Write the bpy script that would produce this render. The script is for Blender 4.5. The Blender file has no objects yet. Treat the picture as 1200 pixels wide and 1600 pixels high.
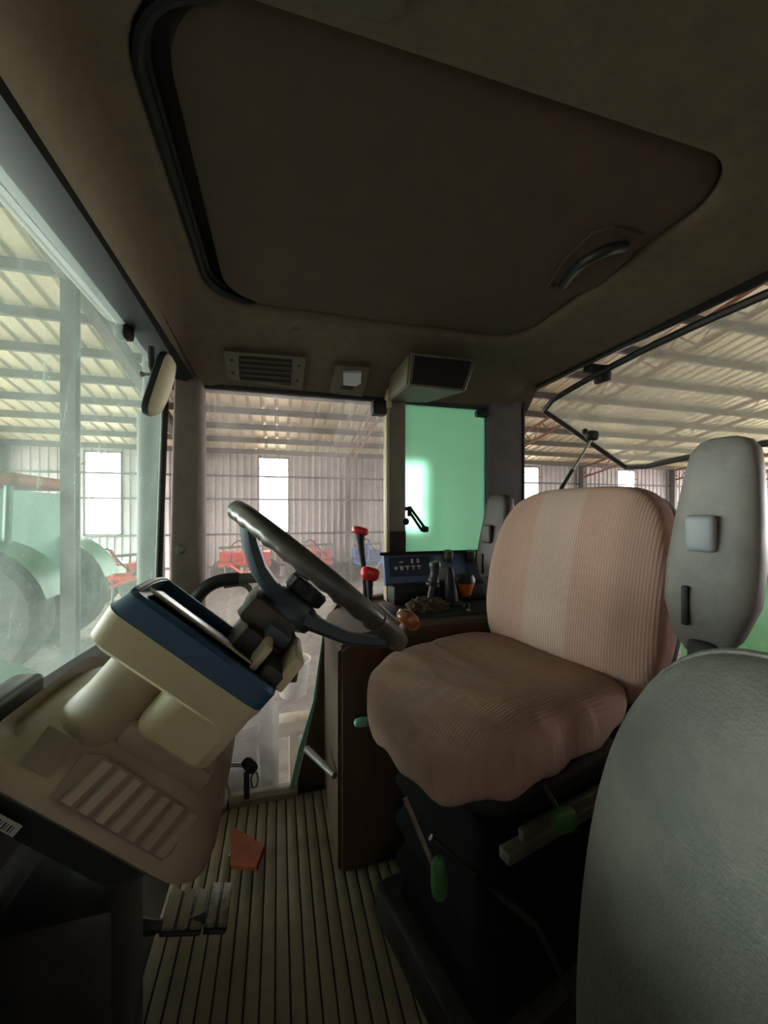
import bpy, bmesh, math, random
from mathutils import Vector, Matrix
random.seed(7)
PI = math.pi
sc = bpy.context.scene
C = sc.collection

# ------------------------------------------------------------------ camera, world, exposure
TH = math.radians(15.3)                       # the camera is yawed towards the rear of the cab
CT, ST = math.cos(TH), math.sin(TH)
ZC = 1.05                                     # eye height above the cab floor
cam_d = bpy.data.cameras.new('camera')
cam = bpy.data.objects.new('camera', cam_d)
C.objects.link(cam)
cam.location = (0, 0, ZC)
cam.rotation_euler = (PI/2, 0, -TH)
cam_d.sensor_fit = 'VERTICAL'
cam_d.sensor_height = 24.0
cam_d.lens = 24.0*600/1600                    # 600 px focal length in a 1600 px high frame
cam_d.clip_start = 0.02
sc.camera = cam

wd = bpy.data.worlds.new('sky')
sc.world = wd
wd.use_nodes = True
wn = wd.node_tree
bg = wn.nodes['Background']
bg.inputs['Color'].default_value = (1.0, 0.99, 0.975, 1)
bg.inputs['Strength'].default_value = 26.0
sc.view_settings.view_transform = 'Standard'
sc.view_settings.look = 'None'
sc.view_settings.gamma = 1.0
sc.view_settings.exposure = 0.35
sc.cycles.use_denoising = True
sc.cycles.max_bounces = 10
sc.cycles.diffuse_bounces = 6
sc.cycles.transparent_max_bounces = 24
sc.cycles.sample_clamp_indirect = 6.0
sc.cycles.caustics_reflective = False
sc.cycles.caustics_refractive = False

def portal(name, loc, rot, sx, sy):
    d = bpy.data.lights.new(name, 'AREA')
    d.shape = 'RECTANGLE'; d.size = sx; d.size_y = sy
    d.cycles.is_portal = True
    o = bpy.data.objects.new(name, d); C.objects.link(o)
    o.location = loc; o.rotation_euler = rot
portal('daylight_portal', (-11.05, 7.0, 0.6), (PI/2, 0, -PI/2), 13.0, 3.5)
portal('daylight_portal', (25.05, 5.25, 0.6), (PI/2, 0, PI/2), 16.5, 3.5)
for _k in range(-2, 5):
    portal('daylight_portal', (-0.17+4.97*_k, 13.56, ZC+0.57), (-PI/2, 0, 0), 1.0, 2.54)

# ------------------------------------------------------------------ helpers
def lin(c):
    return tuple(((x/255)/12.92 if x/255 <= 0.04045 else ((x/255+0.055)/1.055)**2.4) for x in c)

def nd(nt, typ, **kw):
    n = nt.nodes.new(typ)
    for k, v in kw.items():
        setattr(n, k, v)
    return n

def mat(name, col, rough=0.6, metal=0.0, var=0.2, scale=14.0, bump=0.0, bscale=250.0, spec=0.4, dust=None, dustamt=0.3, dscale=6.0):
    m = bpy.data.materials.new(name)
    m.use_nodes = True
    nt = m.node_tree
    L = nt.links.new
    b = nt.nodes['Principled BSDF']
    c = lin(col)
    tc = nd(nt, 'ShaderNodeTexCoord')
    n1 = nd(nt, 'ShaderNodeTexNoise')
    n1.inputs['Scale'].default_value = scale
    n1.inputs['Detail'].default_value = 6
    n1.inputs['Roughness'].default_value = 0.65
    L(tc.outputs['Object'], n1.inputs['Vector'])
    r1 = nd(nt, 'ShaderNodeValToRGB')
    r1.color_ramp.elements[0].position = 0.3
    r1.color_ramp.elements[1].position = 0.7
    r1.color_ramp.elements[0].color = tuple(x*(1-var) for x in c)+(1,)
    r1.color_ramp.elements[1].color = tuple(min(1, x*(1+var)) for x in c)+(1,)
    L(n1.outputs['Fac'], r1.inputs['Fac'])
    out = r1.outputs['Color']
    if dust:
        n3 = nd(nt, 'ShaderNodeTexNoise')
        n3.inputs['Scale'].default_value = dscale
        n3.inputs['Detail'].default_value = 8
        n3.inputs['Roughness'].default_value = 0.7
        L(tc.outputs['Object'], n3.inputs['Vector'])
        mr = nd(nt, 'ShaderNodeMapRange')
        mr.inputs['From Min'].default_value = 0.4
        mr.inputs['From Max'].default_value = 0.75
        mr.inputs['To Max'].default_value = dustamt
        L(n3.outputs['Fac'], mr.inputs['Value'])
        mx = nd(nt, 'ShaderNodeMix', data_type='RGBA')
        L(mr.outputs['Result'], mx.inputs['Factor'])
        L(out, mx.inputs['A'])
        mx.inputs['B'].default_value = lin(dust)+(1,)
        out = mx.outputs['Result']
    L(out, b.inputs['Base Color'])
    b.inputs['Roughness'].default_value = rough
    b.inputs['Metallic'].default_value = metal
    b.inputs['Specular IOR Level'].default_value = spec
    if bump > 0:
        n2 = nd(nt, 'ShaderNodeTexNoise')
        n2.inputs['Scale'].default_value = bscale
        n2.inputs['Detail'].default_value = 3
        L(tc.outputs['Object'], n2.inputs['Vector'])
        bp = nd(nt, 'ShaderNodeBump')
        bp.inputs['Strength'].default_value = bump
        bp.inputs['Distance'].default_value = 0.002
        L(n2.outputs['Fac'], bp.inputs['Height'])
        L(bp.outputs['Normal'], b.inputs['Normal'])
    return m

def glass(name, tint, dirt_col, base, amp, scale=5.0, streak=0.0, gloss=0.05, blur=0.0):
    """Dirty pane: clear tinted transmission mixed with a film of dust that scatters light both ways."""
    m = bpy.data.materials.new(name)
    m.use_nodes = True
    nt = m.node_tree
    L = nt.links.new
    nt.nodes.clear()
    o = nd(nt, 'ShaderNodeOutputMaterial')
    tc = nd(nt, 'ShaderNodeTexCoord')
    n1 = nd(nt, 'ShaderNodeTexNoise')
    n1.inputs['Scale'].default_value = scale
    n1.inputs['Detail'].default_value = 9
    n1.inputs['Roughness'].default_value = 0.72
    L(tc.outputs['Object'], n1.inputs['Vector'])
    mr = nd(nt, 'ShaderNodeMapRange')
    mr.inputs['From Min'].default_value = 0.35
    mr.inputs['From Max'].default_value = 0.72
    mr.inputs['To Min'].default_value = base
    mr.inputs['To Max'].default_value = base+amp
    L(n1.outputs['Fac'], mr.inputs['Value'])
    fac = mr.outputs['Result']
    if streak > 0:
        mp = nd(nt, 'ShaderNodeMapping')
        mp.inputs['Rotation'].default_value = (0.6, 0.5, 0)
        mp.inputs['Scale'].default_value = (60, 60, 4)
        L(tc.outputs['Object'], mp.inputs['Vector'])
        n2 = nd(nt, 'ShaderNodeTexNoise')
        n2.inputs['Scale'].default_value = 1.0
        n2.inputs['Detail'].default_value = 5
        L(mp.outputs['Vector'], n2.inputs['Vector'])
        m2 = nd(nt, 'ShaderNodeMapRange')
        m2.inputs['From Min'].default_value = 0.56
        m2.inputs['From Max'].default_value = 0.8
        m2.inputs['To Max'].default_value = streak
        L(n2.outputs['Fac'], m2.inputs['Value'])
        n4 = nd(nt, 'ShaderNodeTexNoise')
        n4.inputs['Scale'].default_value = 90.0
        n4.inputs['Detail'].default_value = 4
        L(tc.outputs['Object'], n4.inputs['Vector'])
        m4 = nd(nt, 'ShaderNodeMapRange')
        m4.inputs['From Min'].default_value = 0.62
        m4.inputs['From Max'].default_value = 0.8
        m4.inputs['To Max'].default_value = streak*1.2
        L(n4.outputs['Fac'], m4.inputs['Value'])
        a1 = nd(nt, 'ShaderNodeMath', operation='ADD')
        L(fac, a1.inputs[0]); L(m2.outputs['Result'], a1.inputs[1])
        a2 = nd(nt, 'ShaderNodeMath', operation='ADD', use_clamp=True)
        L(a1.outputs[0], a2.inputs[0]); L(m4.outputs['Result'], a2.inputs[1])
        fac = a2.outputs[0]
    if blur > 0:
        tr = nd(nt, 'ShaderNodeBsdfRefraction')
        tr.inputs['Roughness'].default_value = blur
        tr.inputs['IOR'].default_value = 1.12
    else:
        tr = nd(nt, 'ShaderNodeBsdfTransparent')
    tr.inputs['Color'].default_value = tuple(tint)+(1,)
    df = nd(nt, 'ShaderNodeBsdfDiffuse')
    df.inputs['Color'].default_value = lin(dirt_col)+(1,)
    tl = nd(nt, 'ShaderNodeBsdfTranslucent')
    tl.inputs['Color'].default_value = lin(dirt_col)+(1,)
    ms = nd(nt, 'ShaderNodeMixShader')
    ms.inputs['Fac'].default_value = 0.75
    L(df.outputs[0], ms.inputs[1]); L(tl.outputs[0], ms.inputs[2])
    m1 = nd(nt, 'ShaderNodeMixShader')
    L(fac, m1.inputs['Fac']); L(tr.outputs[0], m1.inputs[1]); L(ms.outputs[0], m1.inputs[2])
    gl = nd(nt, 'ShaderNodeBsdfGlossy')
    gl.inputs['Roughness'].default_value = 0.03
    m3 = nd(nt, 'ShaderNodeMixShader')
    m3.inputs['Fac'].default_value = gloss
    L(m1.outputs[0], m3.inputs[1]); L(gl.outputs[0], m3.inputs[2])
    L(m3.outputs[0], o.inputs['Surface'])
    return m

def link(name, bm, m, parent=None, local=False, smooth=True, angle=40):
    bmesh.ops.recalc_face_normals(bm, faces=bm.faces[:])
    me = bpy.data.meshes.new(name)
    bm.to_mesh(me)
    bm.free()
    if smooth:
        try:
            me.shade_smooth()
            me.set_sharp_from_angle(angle=math.radians(angle))
        except Exception:
            pass
    me.materials.append(m)
    o = bpy.data.objects.new(name, me)
    C.objects.link(o)
    if parent is not None:
        o.parent = parent
        if not local:
            o.matrix_parent_inverse = wmat(parent).inverted()
    return o

def wmat(o):
    m = o.matrix_basis.copy()
    if o.parent is not None:
        m = wmat(o.parent) @ o.matrix_parent_inverse @ m
    return m

def thing(name, label, cat, loc=(0, 0, 0), rotz=0.0, group=None, kind=None):
    o = bpy.data.objects.new(name, None)
    C.objects.link(o)
    o.empty_display_size = 0.05
    o.location = loc
    o.rotation_euler = (0, 0, rotz)
    tag(o, label, cat, group, kind)
    return o

def tag(o, label=None, cat=None, group=None, kind=None):
    if label: o['label'] = label
    if cat: o['category'] = cat
    if group: o['group'] = group
    if kind: o['kind'] = kind
    return o

def struct(o, label):
    o['kind'] = 'structure'
    o['label'] = label
    return o

def copy_part(src, parent, loc=None):
    o = src.copy()
    C.objects.link(o)
    o.parent = parent
    if loc is not None:
        o.location = loc
    return o

BM = bmesh.new

def box(bm, lo, hi, bev=0.0, seg=2, mtx=None):
    c = [(lo[i]+hi[i])/2 for i in range(3)]
    s = [max(1e-4, hi[i]-lo[i]) for i in range(3)]
    r = bmesh.ops.create_cube(bm, size=1.0)
    vs = r['verts']
    bmesh.ops.scale(bm, vec=s, verts=vs)
    es = list({e for v in vs for e in v.link_edges})
    if bev > 0:
        g = bmesh.ops.bevel(bm, geom=es, offset=min(bev, min(s)*0.49), segments=seg, affect='EDGES', profile=0.5)
        vs = list({v for f in g['faces'] for v in f.verts} | {v for v in vs if v.is_valid})
    bmesh.ops.translate(bm, vec=c, verts=vs)
    if mtx is not None:
        bmesh.ops.transform(bm, matrix=mtx, verts=vs)
    return vs

def obox(bm, o, ax, ay, az, lo, hi, bev=0.0, seg=2):
    """box in an oblique frame: origin o, axes ax, ay, az"""
    m = Matrix(((ax[0], ay[0], az[0], o[0]), (ax[1], ay[1], az[1], o[1]), (ax[2], ay[2], az[2], o[2]), (0, 0, 0, 1)))
    return box(bm, lo, hi, bev, seg, m)

def frame_of(d):
    d = Vector(d).normalized()
    up = Vector((0, 0, 1)) if abs(d.z) < 0.95 else Vector((1, 0, 0))
    x = d.cross(up).normalized()
    return x, x.cross(d).normalized()

def tube(bm, pts, rad, n=12, cap=True, closed=False):
    pts = [Vector(p) for p in pts]
    rs = rad if isinstance(rad, (list, tuple)) else [rad]*len(pts)
    rings = []
    k = len(pts)
    x = None
    for i, p in enumerate(pts):
        if closed:
            d = pts[(i+1) % k]-pts[i-1]
        else:
            d = pts[min(i+1, k-1)]-pts[max(i-1, 0)]
        d.normalize()
        if x is None:
            x, y = frame_of(d)
        else:
            x = (x-d*x.dot(d)).normalized()
            y = x.cross(d).normalized()
        rings.append([bm.verts.new(p+(x*math.cos(2*PI*j/n)+y*math.sin(2*PI*j/n))*rs[i]) for j in range(n)])
    for i in range(k-1 if not closed else k):
        a, b = rings[i], rings[(i+1) % k]
        for j in range(n):
            bm.faces.new((a[j], a[(j+1) % n], b[(j+1) % n], b[j]))
    if cap and not closed:
        bm.faces.new(rings[0]); bm.faces.new(rings[-1])

def smooth_path(pts, n=6):
    pts = [Vector(p) for p in pts]
    out = []
    for i in range(len(pts)-1):
        p0 = pts[max(i-1, 0)]; p1 = pts[i]; p2 = pts[i+1]; p3 = pts[min(i+2, len(pts)-1)]
        for j in range(n):
            t = j/n
            out.append(0.5*((2*p1)+(p2-p0)*t+(2*p0-5*p1+4*p2-p3)*t*t+(3*p1-p0-3*p2+p3)*t**3))
    out.append(pts[-1])
    return out

def loft(bm, rings, cap0=True, cap1=True, closed=True):
    R = [[bm.verts.new(p) for p in r] for r in rings]
    n = len(R[0])
    for a, b in zip(R[:-1], R[1:]):
        for j in range(n if closed else n-1):
            bm.faces.new((a[j], a[(j+1) % n], b[(j+1) % n], b[j]))
    if cap0: bm.faces.new(R[0])
    if cap1: bm.faces.new(R[-1])
    return R

def rrect(x0, x1, y0, y1, r, n=6):
    """rounded rectangle outline, 4*(n+1) points, ccw"""
    r = min(r, (x1-x0)/2-1e-4, (y1-y0)/2-1e-4)
    pts = []
    for cx, cy, a0 in ((x1-r, y1-r, 0), (x0+r, y1-r, PI/2), (x0+r, y0+r, PI), (x1-r, y0+r, 1.5*PI)):
        for i in range(n+1):
            a = a0+PI/2*i/n
            pts.append((cx+r*math.cos(a), cy+r*math.sin(a)))
    return pts

def prism(bm, pts2, f0, f1, bev=0.0):
    """polygon pts2 lofted between maps f0(x,y) and f1(x,y)"""
    loft(bm, [[f0(*p) for p in pts2], [f1(*p) for p in pts2]])

def superq(bm, half, k=4.0, cuts=14, fn=None):
    r = bmesh.ops.create_cube(bm, size=2.0)
    es = list({e for v in r['verts'] for e in v.link_edges})
    bmesh.ops.subdivide_edges(bm, edges=es, cuts=cuts, use_grid_fill=True)
    for v in bm.verts:
        p = v.co
        n = (abs(p.x)**k+abs(p.y)**k+abs(p.z)**k)**(1/k)
        q = Vector((p.x/n*half[0], p.y/n*half[1], p.z/n*half[2]))
        v.co = fn(q) if fn else q

def lathe(bm, o, d, prof, n=20):
    """profile [(t along d, radius)] around axis d from o"""
    x, y = frame_of(d)
    d = Vector(d).normalized(); o = Vector(o)
    rings = [[o+d*t+(x*math.cos(2*PI*j/n)+y*math.sin(2*PI*j/n))*max(r, 1e-4) for j in range(n)] for t, r in prof]
    loft(bm, rings)

# ray helpers used to lay things out at their measured distances
def at(px, py, X=None, Y=None, Z=None, D=None):
    a = (px-600)/600; b = (800-py)/600
    dx, dy, dz = CT*a+ST, -ST*a+CT, b
    if X is not None: d = X/dx
    elif Y is not None: d = Y/dy
    elif Z is not None: d = (Z-ZC)/dz
    else: d = D
    return Vector((dx*d, dy*d, ZC+dz*d))

# ------------------------------------------------------------------ materials
M = {}
M['headliner'] = mat('headliner_vinyl', (108, 98, 80), 0.75, var=0.12, scale=30, bump=0.25, bscale=500)
M['hatch'] = mat('hatch_cloth', (92, 80, 66), 0.85, var=0.1, scale=12, bump=0.2, bscale=600)
M['black'] = mat('black_rubber', (19, 20, 20), 0.6, var=0.2)
M['bellows'] = mat('bellows_rubber', (17, 17, 16), 0.9, var=0.2, spec=0.1)
M['blackp'] = mat('black_plastic', (34, 35, 36), 0.45, var=0.15, dust=(110, 105, 95), dustamt=0.25)
M['pillar'] = mat('pillar_vinyl', (112, 100, 90), 0.7, var=0.15, bump=0.2, dust=(140, 125, 105), dustamt=0.4)
M['postgrey'] = mat('grey_post_paint', (120, 118, 106), 0.6, var=0.12, dust=(150, 140, 120))
M['rearpillar'] = mat('rear_pillar_vinyl', (110, 106, 108), 0.65, var=0.12, dust=(130, 122, 118))
M['cream'] = mat('cream_plastic', (184, 175, 143), 0.5, var=0.06, scale=8, dust=(150, 135, 105), dustamt=0.35)
M['creamdark'] = mat('taupe_plastic', (142, 130, 110), 0.58, var=0.08, scale=8, dust=(120, 105, 82), dustamt=0.4)
M['louvre'] = mat('louvre_plastic', (112, 103, 86), 0.55, var=0.1)
M['bluegrey'] = mat('petrol_blue_plastic', (38, 74, 98), 0.45, var=0.1)
M['display'] = mat('display_window', (20, 26, 34), 0.33, var=0.1, spec=0.5, dust=(170, 166, 148), dustamt=0.7, dscale=3)
M['wheel'] = mat('steering_wheel_rubber', (52, 52, 50), 0.32, var=0.15, spec=0.6, dust=(120, 112, 96), dustamt=0.3)
M['hub'] = mat('wheel_hub_plastic', (52, 66, 78), 0.45, var=0.12, dust=(110, 110, 100))
M['column'] = mat('column_plastic', (66, 60, 52), 0.5, var=0.15, dust=(120, 108, 90))
M['chrome'] = mat('worn_steel', (170, 170, 165), 0.3, 0.9, var=0.2)
M['amber'] = mat('amber_spinner_knob', (150, 84, 46), 0.25, var=0.3, spec=0.6)
M['vinyl'] = mat('grey_green_vinyl', (70, 72, 67), 0.55, var=0.12, scale=5, bump=0.5, bscale=320, dust=(150, 142, 125), dustamt=0.3)
M['armrest'] = mat('armrest_grey_plastic', (100, 98, 95), 0.5, var=0.08, scale=6, bump=0.2, dust=(160, 148, 130), dustamt=0.4)
M['armdark'] = mat('armrest_dark_plastic', (62, 58, 56), 0.55, var=0.1, dust=(100, 92, 84))
M['armcap'] = mat('armrest_cap', (140, 144, 148), 0.45, var=0.08)
M['console'] = mat('brown_console', (70, 54, 37), 0.65, var=0.2, scale=4, bump=0.2, dust=(110, 88, 60))
M['panel'] = mat('control_panel_blue', (84, 106, 146), 0.5, var=0.1)
M['paneldark'] = mat('control_panel_inset', (42, 52, 80), 0.5, var=0.1)
M['white'] = mat('white_print', (225, 225, 218), 0.6, var=0.03)
M['tagwhite'] = mat('tag_paper', (215, 225, 215), 0.6, var=0.05)
M['red'] = mat('red_knob', (214, 34, 36), 0.3, var=0.1, spec=0.6)
M['orange'] = mat('orange_cap', (206, 108, 40), 0.4, var=0.15)
M['mat'] = mat('ribbed_rubber_mat', (122, 112, 90), 0.8, var=0.25, scale=9, bump=0.4, dust=(165, 150, 120), dustamt=0.5)
M['floor'] = mat('dark_floor', (46, 42, 36), 0.85, var=0.3, scale=10, dust=(90, 80, 62))
M['matbase'] = mat('mat_groove_rubber', (48, 44, 36), 0.9, var=0.2)
M['fire'] = mat('firewall_pad', (40, 46, 46), 0.85, var=0.3, scale=8, bump=0.4, dust=(80, 84, 74))
M['rust'] = mat('rust_red_pedal', (150, 66, 40), 0.65, var=0.25)
M['pedal'] = mat('worn_pedal_rubber', (132, 122, 98), 0.75, var=0.3, dust=(170, 160, 130), dustamt=0.5)
M['worn'] = mat('worn_pedal_metal', (120, 112, 96), 0.5, 0.3, var=0.5, scale=60, dust=(40, 38, 34), dustamt=0.9, dscale=45)
M['metal'] = mat('dull_metal', (120, 116, 108), 0.45, 0.7, var=0.2)
M['greenp'] = mat('green_plastic', (46, 96, 44), 0.45, var=0.2)
M['vent'] = mat('vent_plate', (104, 97, 82), 0.6, var=0.08)
M['ventdark'] = mat('vent_grille', (44, 42, 38), 0.6, var=0.1)
M['ventslat'] = mat('vent_slat', (70, 66, 57), 0.6, var=0.08)
M['lens'] = mat('lamp_lens', (205, 220, 222), 0.25, var=0.03, spec=0.6)
M['dust_cloth'] = mat('shaggy_boot', (84, 74, 58), 0.95, var=0.5, scale=60)
M['jdgreen'] = mat('tractor_green', (36, 106, 58), 0.4, var=0.1, dust=(130, 130, 105), dustamt=0.4)
M['redpaint'] = mat('implement_red', (206, 48, 34), 0.45, var=0.12, dust=(190, 150, 120), dustamt=0.4)
M['bluepaint'] = mat('implement_blue', (60, 100, 170), 0.45, var=0.12)
M['yellow'] = mat('wheel_yellow', (210, 180, 60), 0.5, var=0.1)
M['tyre'] = mat('tyre_rubber', (50, 48, 45), 0.85, var=0.2, dust=(130, 118, 98), dustamt=0.5)
M['bucket'] = mat('grey_bucket', (140, 138, 130), 0.6, var=0.15)
M['tank'] = mat('grey_tank', (92, 96, 88), 0.6, var=0.15, dust=(140, 130, 108))
M['block'] = mat('pale_block', (205, 192, 158), 0.8, var=0.15)
M['steel'] = mat('barn_steel', (104, 100, 96), 0.6, 0.2, var=0.15)
M['steelred'] = mat('barn_truss_paint', (120, 82, 66), 0.7, var=0.15)
M['sheet'] = mat('roof_sheet_metal', (226, 218, 192), 0.42, 0.25, var=0.12, scale=1.2)
M['rib_glint'] = mat('painted_rib_highlight', (250, 246, 230), 0.35, 0.1, var=0.05)  # window light catching the roof ribs, put into their colour
M['wallsheet'] = mat('wall_sheet_metal', (190, 184, 184), 0.55, 0.1, var=0.14, scale=1.0)
M['ground'] = mat('dirt_floor', (128, 117, 108), 0.95, var=0.4, scale=3, dust=(184, 173, 163), dustamt=0.7, dscale=9)
M['cabglass_dark'] = mat('far_cab_glass', (120, 160, 142), 0.55, var=0.1)
M['g_wind'] = glass('windshield_dirty', (0.80, 0.95, 0.88), (206, 240, 226), 0.13, 0.20, 4.0, 0.12, gloss=0.02)
M['g_side'] = glass('side_glass_dirty', (0.95, 0.96, 0.94), (230, 226, 222), 0.06, 0.16, 6.0, 0.20, gloss=0.02)
M['g_green'] = glass('green_film_glass', (0.66, 1.0, 0.82), (196, 250, 222), 0.44, 0.10, 3.0, 0.05, blur=0.32)
M['g_rear'] = glass('rear_glass_dusty', (0.88, 0.93, 0.82), (244, 248, 232), 0.24, 0.16, 3.0, 0.08, gloss=0.02)
M['g_edge'] = mat('glass_edge_green', (110, 170, 150), 0.2, var=0.2, spec=0.7)

def seat_fabric(name, stripe, wrinkle):
    m = mat(name, (162, 136, 120), 0.95, var=0.08, scale=10, spec=0.15)
    nt = m.node_tree; L = nt.links.new
    b = nt.nodes['Principled BSDF']
    tc = [n for n in nt.nodes if n.type == 'TEX_COORD'][0]
    sp = nd(nt, 'ShaderNodeSeparateXYZ')
    L(tc.outputs['Object'], sp.inputs[0])
    mr = nd(nt, 'ShaderNodeMapRange')
    mr.inputs['From Min'].default_value = -0.26
    mr.inputs['From Max'].default_value = 0.26
    L(sp.outputs['Y'], mr.inputs['Value'])
    rp = nd(nt, 'ShaderNodeValToRGB')
    rp.color_ramp.interpolation = 'EASE'
    e = rp.color_ramp.elements
    P = lin((172, 134, 122)) + (1,); G = lin((176, 154, 144)) + (1,); B = lin((150, 118, 108)) + (1,)
    e[0].position = 0.0; e[0].color = P
    e[1].position = 1.0; e[1].color = P
    for pos, col in ((0.14, B), (0.24, P), (0.40, P), (0.42, G), (0.66, G), (0.68, P), (0.86, B)):
        x = e.new(pos); x.color = col
    old = b.inputs['Base Color'].links[0].from_socket
    L(mr.outputs['Result'], rp.inputs['Fac'])
    mx = nd(nt, 'ShaderNodeMix', data_type='RGBA')
    mx.inputs['Factor'].default_value = stripe
    L(old, mx.inputs['A']); L(rp.outputs['Color'], mx.inputs['B'])
    L(mx.outputs['Result'], b.inputs['Base Color'])
    wv = nd(nt, 'ShaderNodeTexWave', wave_type='BANDS', bands_direction='Y')
    wv.inputs['Scale'].default_value = 44.0
    L(tc.outputs['Object'], wv.inputs['Vector'])
    bp = nd(nt, 'ShaderNodeBump')
    bp.inputs['Strength'].default_value = 0.5
    bp.inputs['Distance'].default_value = 0.0015
    L(wv.outputs['Fac'], bp.inputs['Height'])
    L(bp.outputs['Normal'], b.inputs['Normal'])
    if wrinkle:
        mp = nd(nt, 'ShaderNodeMapping')
        mp.inputs['Scale'].default_value = (20, 5, 6)
        mp.inputs['Rotation'].default_value = (0, 0, 0.5)
        L(tc.outputs['Object'], mp.inputs['Vector'])
        n5 = nd(nt, 'ShaderNodeTexNoise')
        n5.inputs['Scale'].default_value = 1.0
        n5.inputs['Detail'].default_value = 2
        n5.inputs['Distortion'].default_value = 0.6
        L(mp.outputs['Vector'], n5.inputs['Vector'])
        b2 = nd(nt, 'ShaderNodeBump')
        b2.inputs['Strength'].default_value = wrinkle
        b2.inputs['Distance'].default_value = 0.03
        L(n5.outputs['Fac'], b2.inputs['Height'])
        L(bp.outputs['Normal'], b2.inputs['Normal'])
        L(b2.outputs['Normal'], b.inputs['Normal'])
    return m
M['fabric'] = seat_fabric('striped_cord_fabric', 0.6, 0)
M['fabric_cushion'] = seat_fabric('wrinkled_cord_fabric', 0.25, 0.28)

# ================================================================== BARN
GZ = -1.15                                    # barn ground below the cab floor
WY = 13.5                                     # back wall
EAVE = ZC+1.95
SL = 0.19
RIDGE_Y = 3.2
RX0, RX1 = -11.0, 25.0
def roof_z(y):
    return EAVE+SL*(WY-y) if y > RIDGE_Y else EAVE+SL*(WY-RIDGE_Y)-SL*(RIDGE_Y-y)
WINX = [-0.17+4.97*k for k in range(-2, 5)]
COLX = [-2.65+4.97*k for k in range(-1, 6)]

bm = BM(); box(bm, (-45, -40, GZ-0.1), (60, 45, GZ))
struct(link('barn_floor', bm, M['ground'], smooth=False), 'dusty brown dirt floor of the barn')

wall = struct(thing('wall_back', 'x', None), 'corrugated grey metal back wall of the barn with girts')
def corr(bm, x0, x1, z0, z1, y, pitch=0.22, dep=0.03):
    n = max(1, int(round((x1-x0)/pitch)))
    p = []
    w = (x1-x0)/n
    for i in range(n):
        b = x0+i*w
        p += [(b, 0), (b+w*0.62, 0), (b+w*0.7, dep), (b+w*0.92, dep)]
    p.append((x1, 0))
    loft(bm, [[(x, y-d, z0) for x, d in p], [(x, y-d, z1) for x, d in p]], False, False, False)
xs = RX0
WW = 0.5
WT, WB = ZC+1.84, ZC-0.70
for x in WINX:
    bm = BM(); corr(bm, xs, x-WW, GZ, EAVE+0.05, WY); link('wall_sheet', bm, M['wallsheet'], wall, smooth=False)
    bm = BM(); corr(bm, x-WW, x+WW, GZ, WB, WY); link('wall_sheet', bm, M['wallsheet'], wall, smooth=False)
    bm = BM(); corr(bm, x-WW, x+WW, WT, EAVE+0.05, WY); link('wall_sheet', bm, M['wallsheet'], wall, smooth=False)
    xs = x+WW
bm = BM(); corr(bm, xs, RX1, GZ, EAVE+0.05, WY); link('wall_sheet', bm, M['wallsheet'], wall, smooth=False)
for z in (ZC+1.18, ZC+0.42, ZC-0.73, ZC-1.78):
    bm = BM(); box(bm, (RX0, WY-0.12, z-0.03), (RX1, WY-0.04, z+0.03)); link('girt', bm, M['steel'], wall, smooth=False)
for x in COLX:
    bm = BM(); box(bm, (x-0.07, WY-0.3, GZ), (x+0.07, WY-0.05, EAVE-0.02)); link('column', bm, M['steel'], wall, smooth=False)
for i, x in enumerate(WINX):
    bm = BM()
    for a in (-WW, WW-0.04):
        box(bm, (x+a, WY-0.03, WB), (x+a+0.04, WY+0.03, WT))
    for z in (WB, WT-0.04):
        box(bm, (x-WW, WY-0.03, z), (x+WW, WY+0.03, z+0.04))
    tube(bm, [(x-WW, WY-0.16, WT-0.42), (x+0.1, WY-0.16, WT)], 0.018, 6)
    tube(bm, [(x+0.18, WY-0.16, WT-0.42), (x+0.18, WY-0.16, WT)], 0.018, 6)
    tube(bm, [(x-WW, WY-0.16, WT-0.42), (x+WW, WY-0.16, WT-0.42)], 0.018, 6)
    struct(link('window_%d' % (i+11), bm, M['steel'], smooth=False), ['tall bright barn opening beyond the left edge', 'tall bright barn opening seen through the windshield', 'tall bright barn opening behind the steering wheel',
        'tall bright barn opening glowing through the green pane', 'tall bright barn opening beside the rear pillar', 'tall bright barn opening just above the seat back', 'tall bright barn opening hidden behind the raised armrest'][i])

roof = struct(thing('barn_roof', 'x', None), 'ribbed sheet metal barn roof on purlins and trusses')
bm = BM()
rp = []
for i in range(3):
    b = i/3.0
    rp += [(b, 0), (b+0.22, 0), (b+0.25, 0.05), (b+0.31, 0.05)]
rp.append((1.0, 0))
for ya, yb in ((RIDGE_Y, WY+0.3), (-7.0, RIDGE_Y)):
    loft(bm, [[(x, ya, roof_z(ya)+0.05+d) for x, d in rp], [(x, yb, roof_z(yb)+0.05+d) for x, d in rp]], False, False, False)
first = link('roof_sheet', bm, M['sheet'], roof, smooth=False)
first.data.materials.append(M['rib_glint'])
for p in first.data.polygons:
    if abs(p.index % 12 % 4 - 2) < 1: p.material_index = 1  # rib faces take the painted highlight tone
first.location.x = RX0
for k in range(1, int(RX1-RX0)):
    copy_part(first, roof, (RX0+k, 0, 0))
y = WY-0.25
while y > -6.8:
    bm = BM(); z = roof_z(y); box(bm, (RX0, y-0.04, z-0.10), (RX1, y+0.04, z+0.05)); link('purlin', bm, M['steel'], roof, smooth=False)
    y -= 1.0
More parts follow.
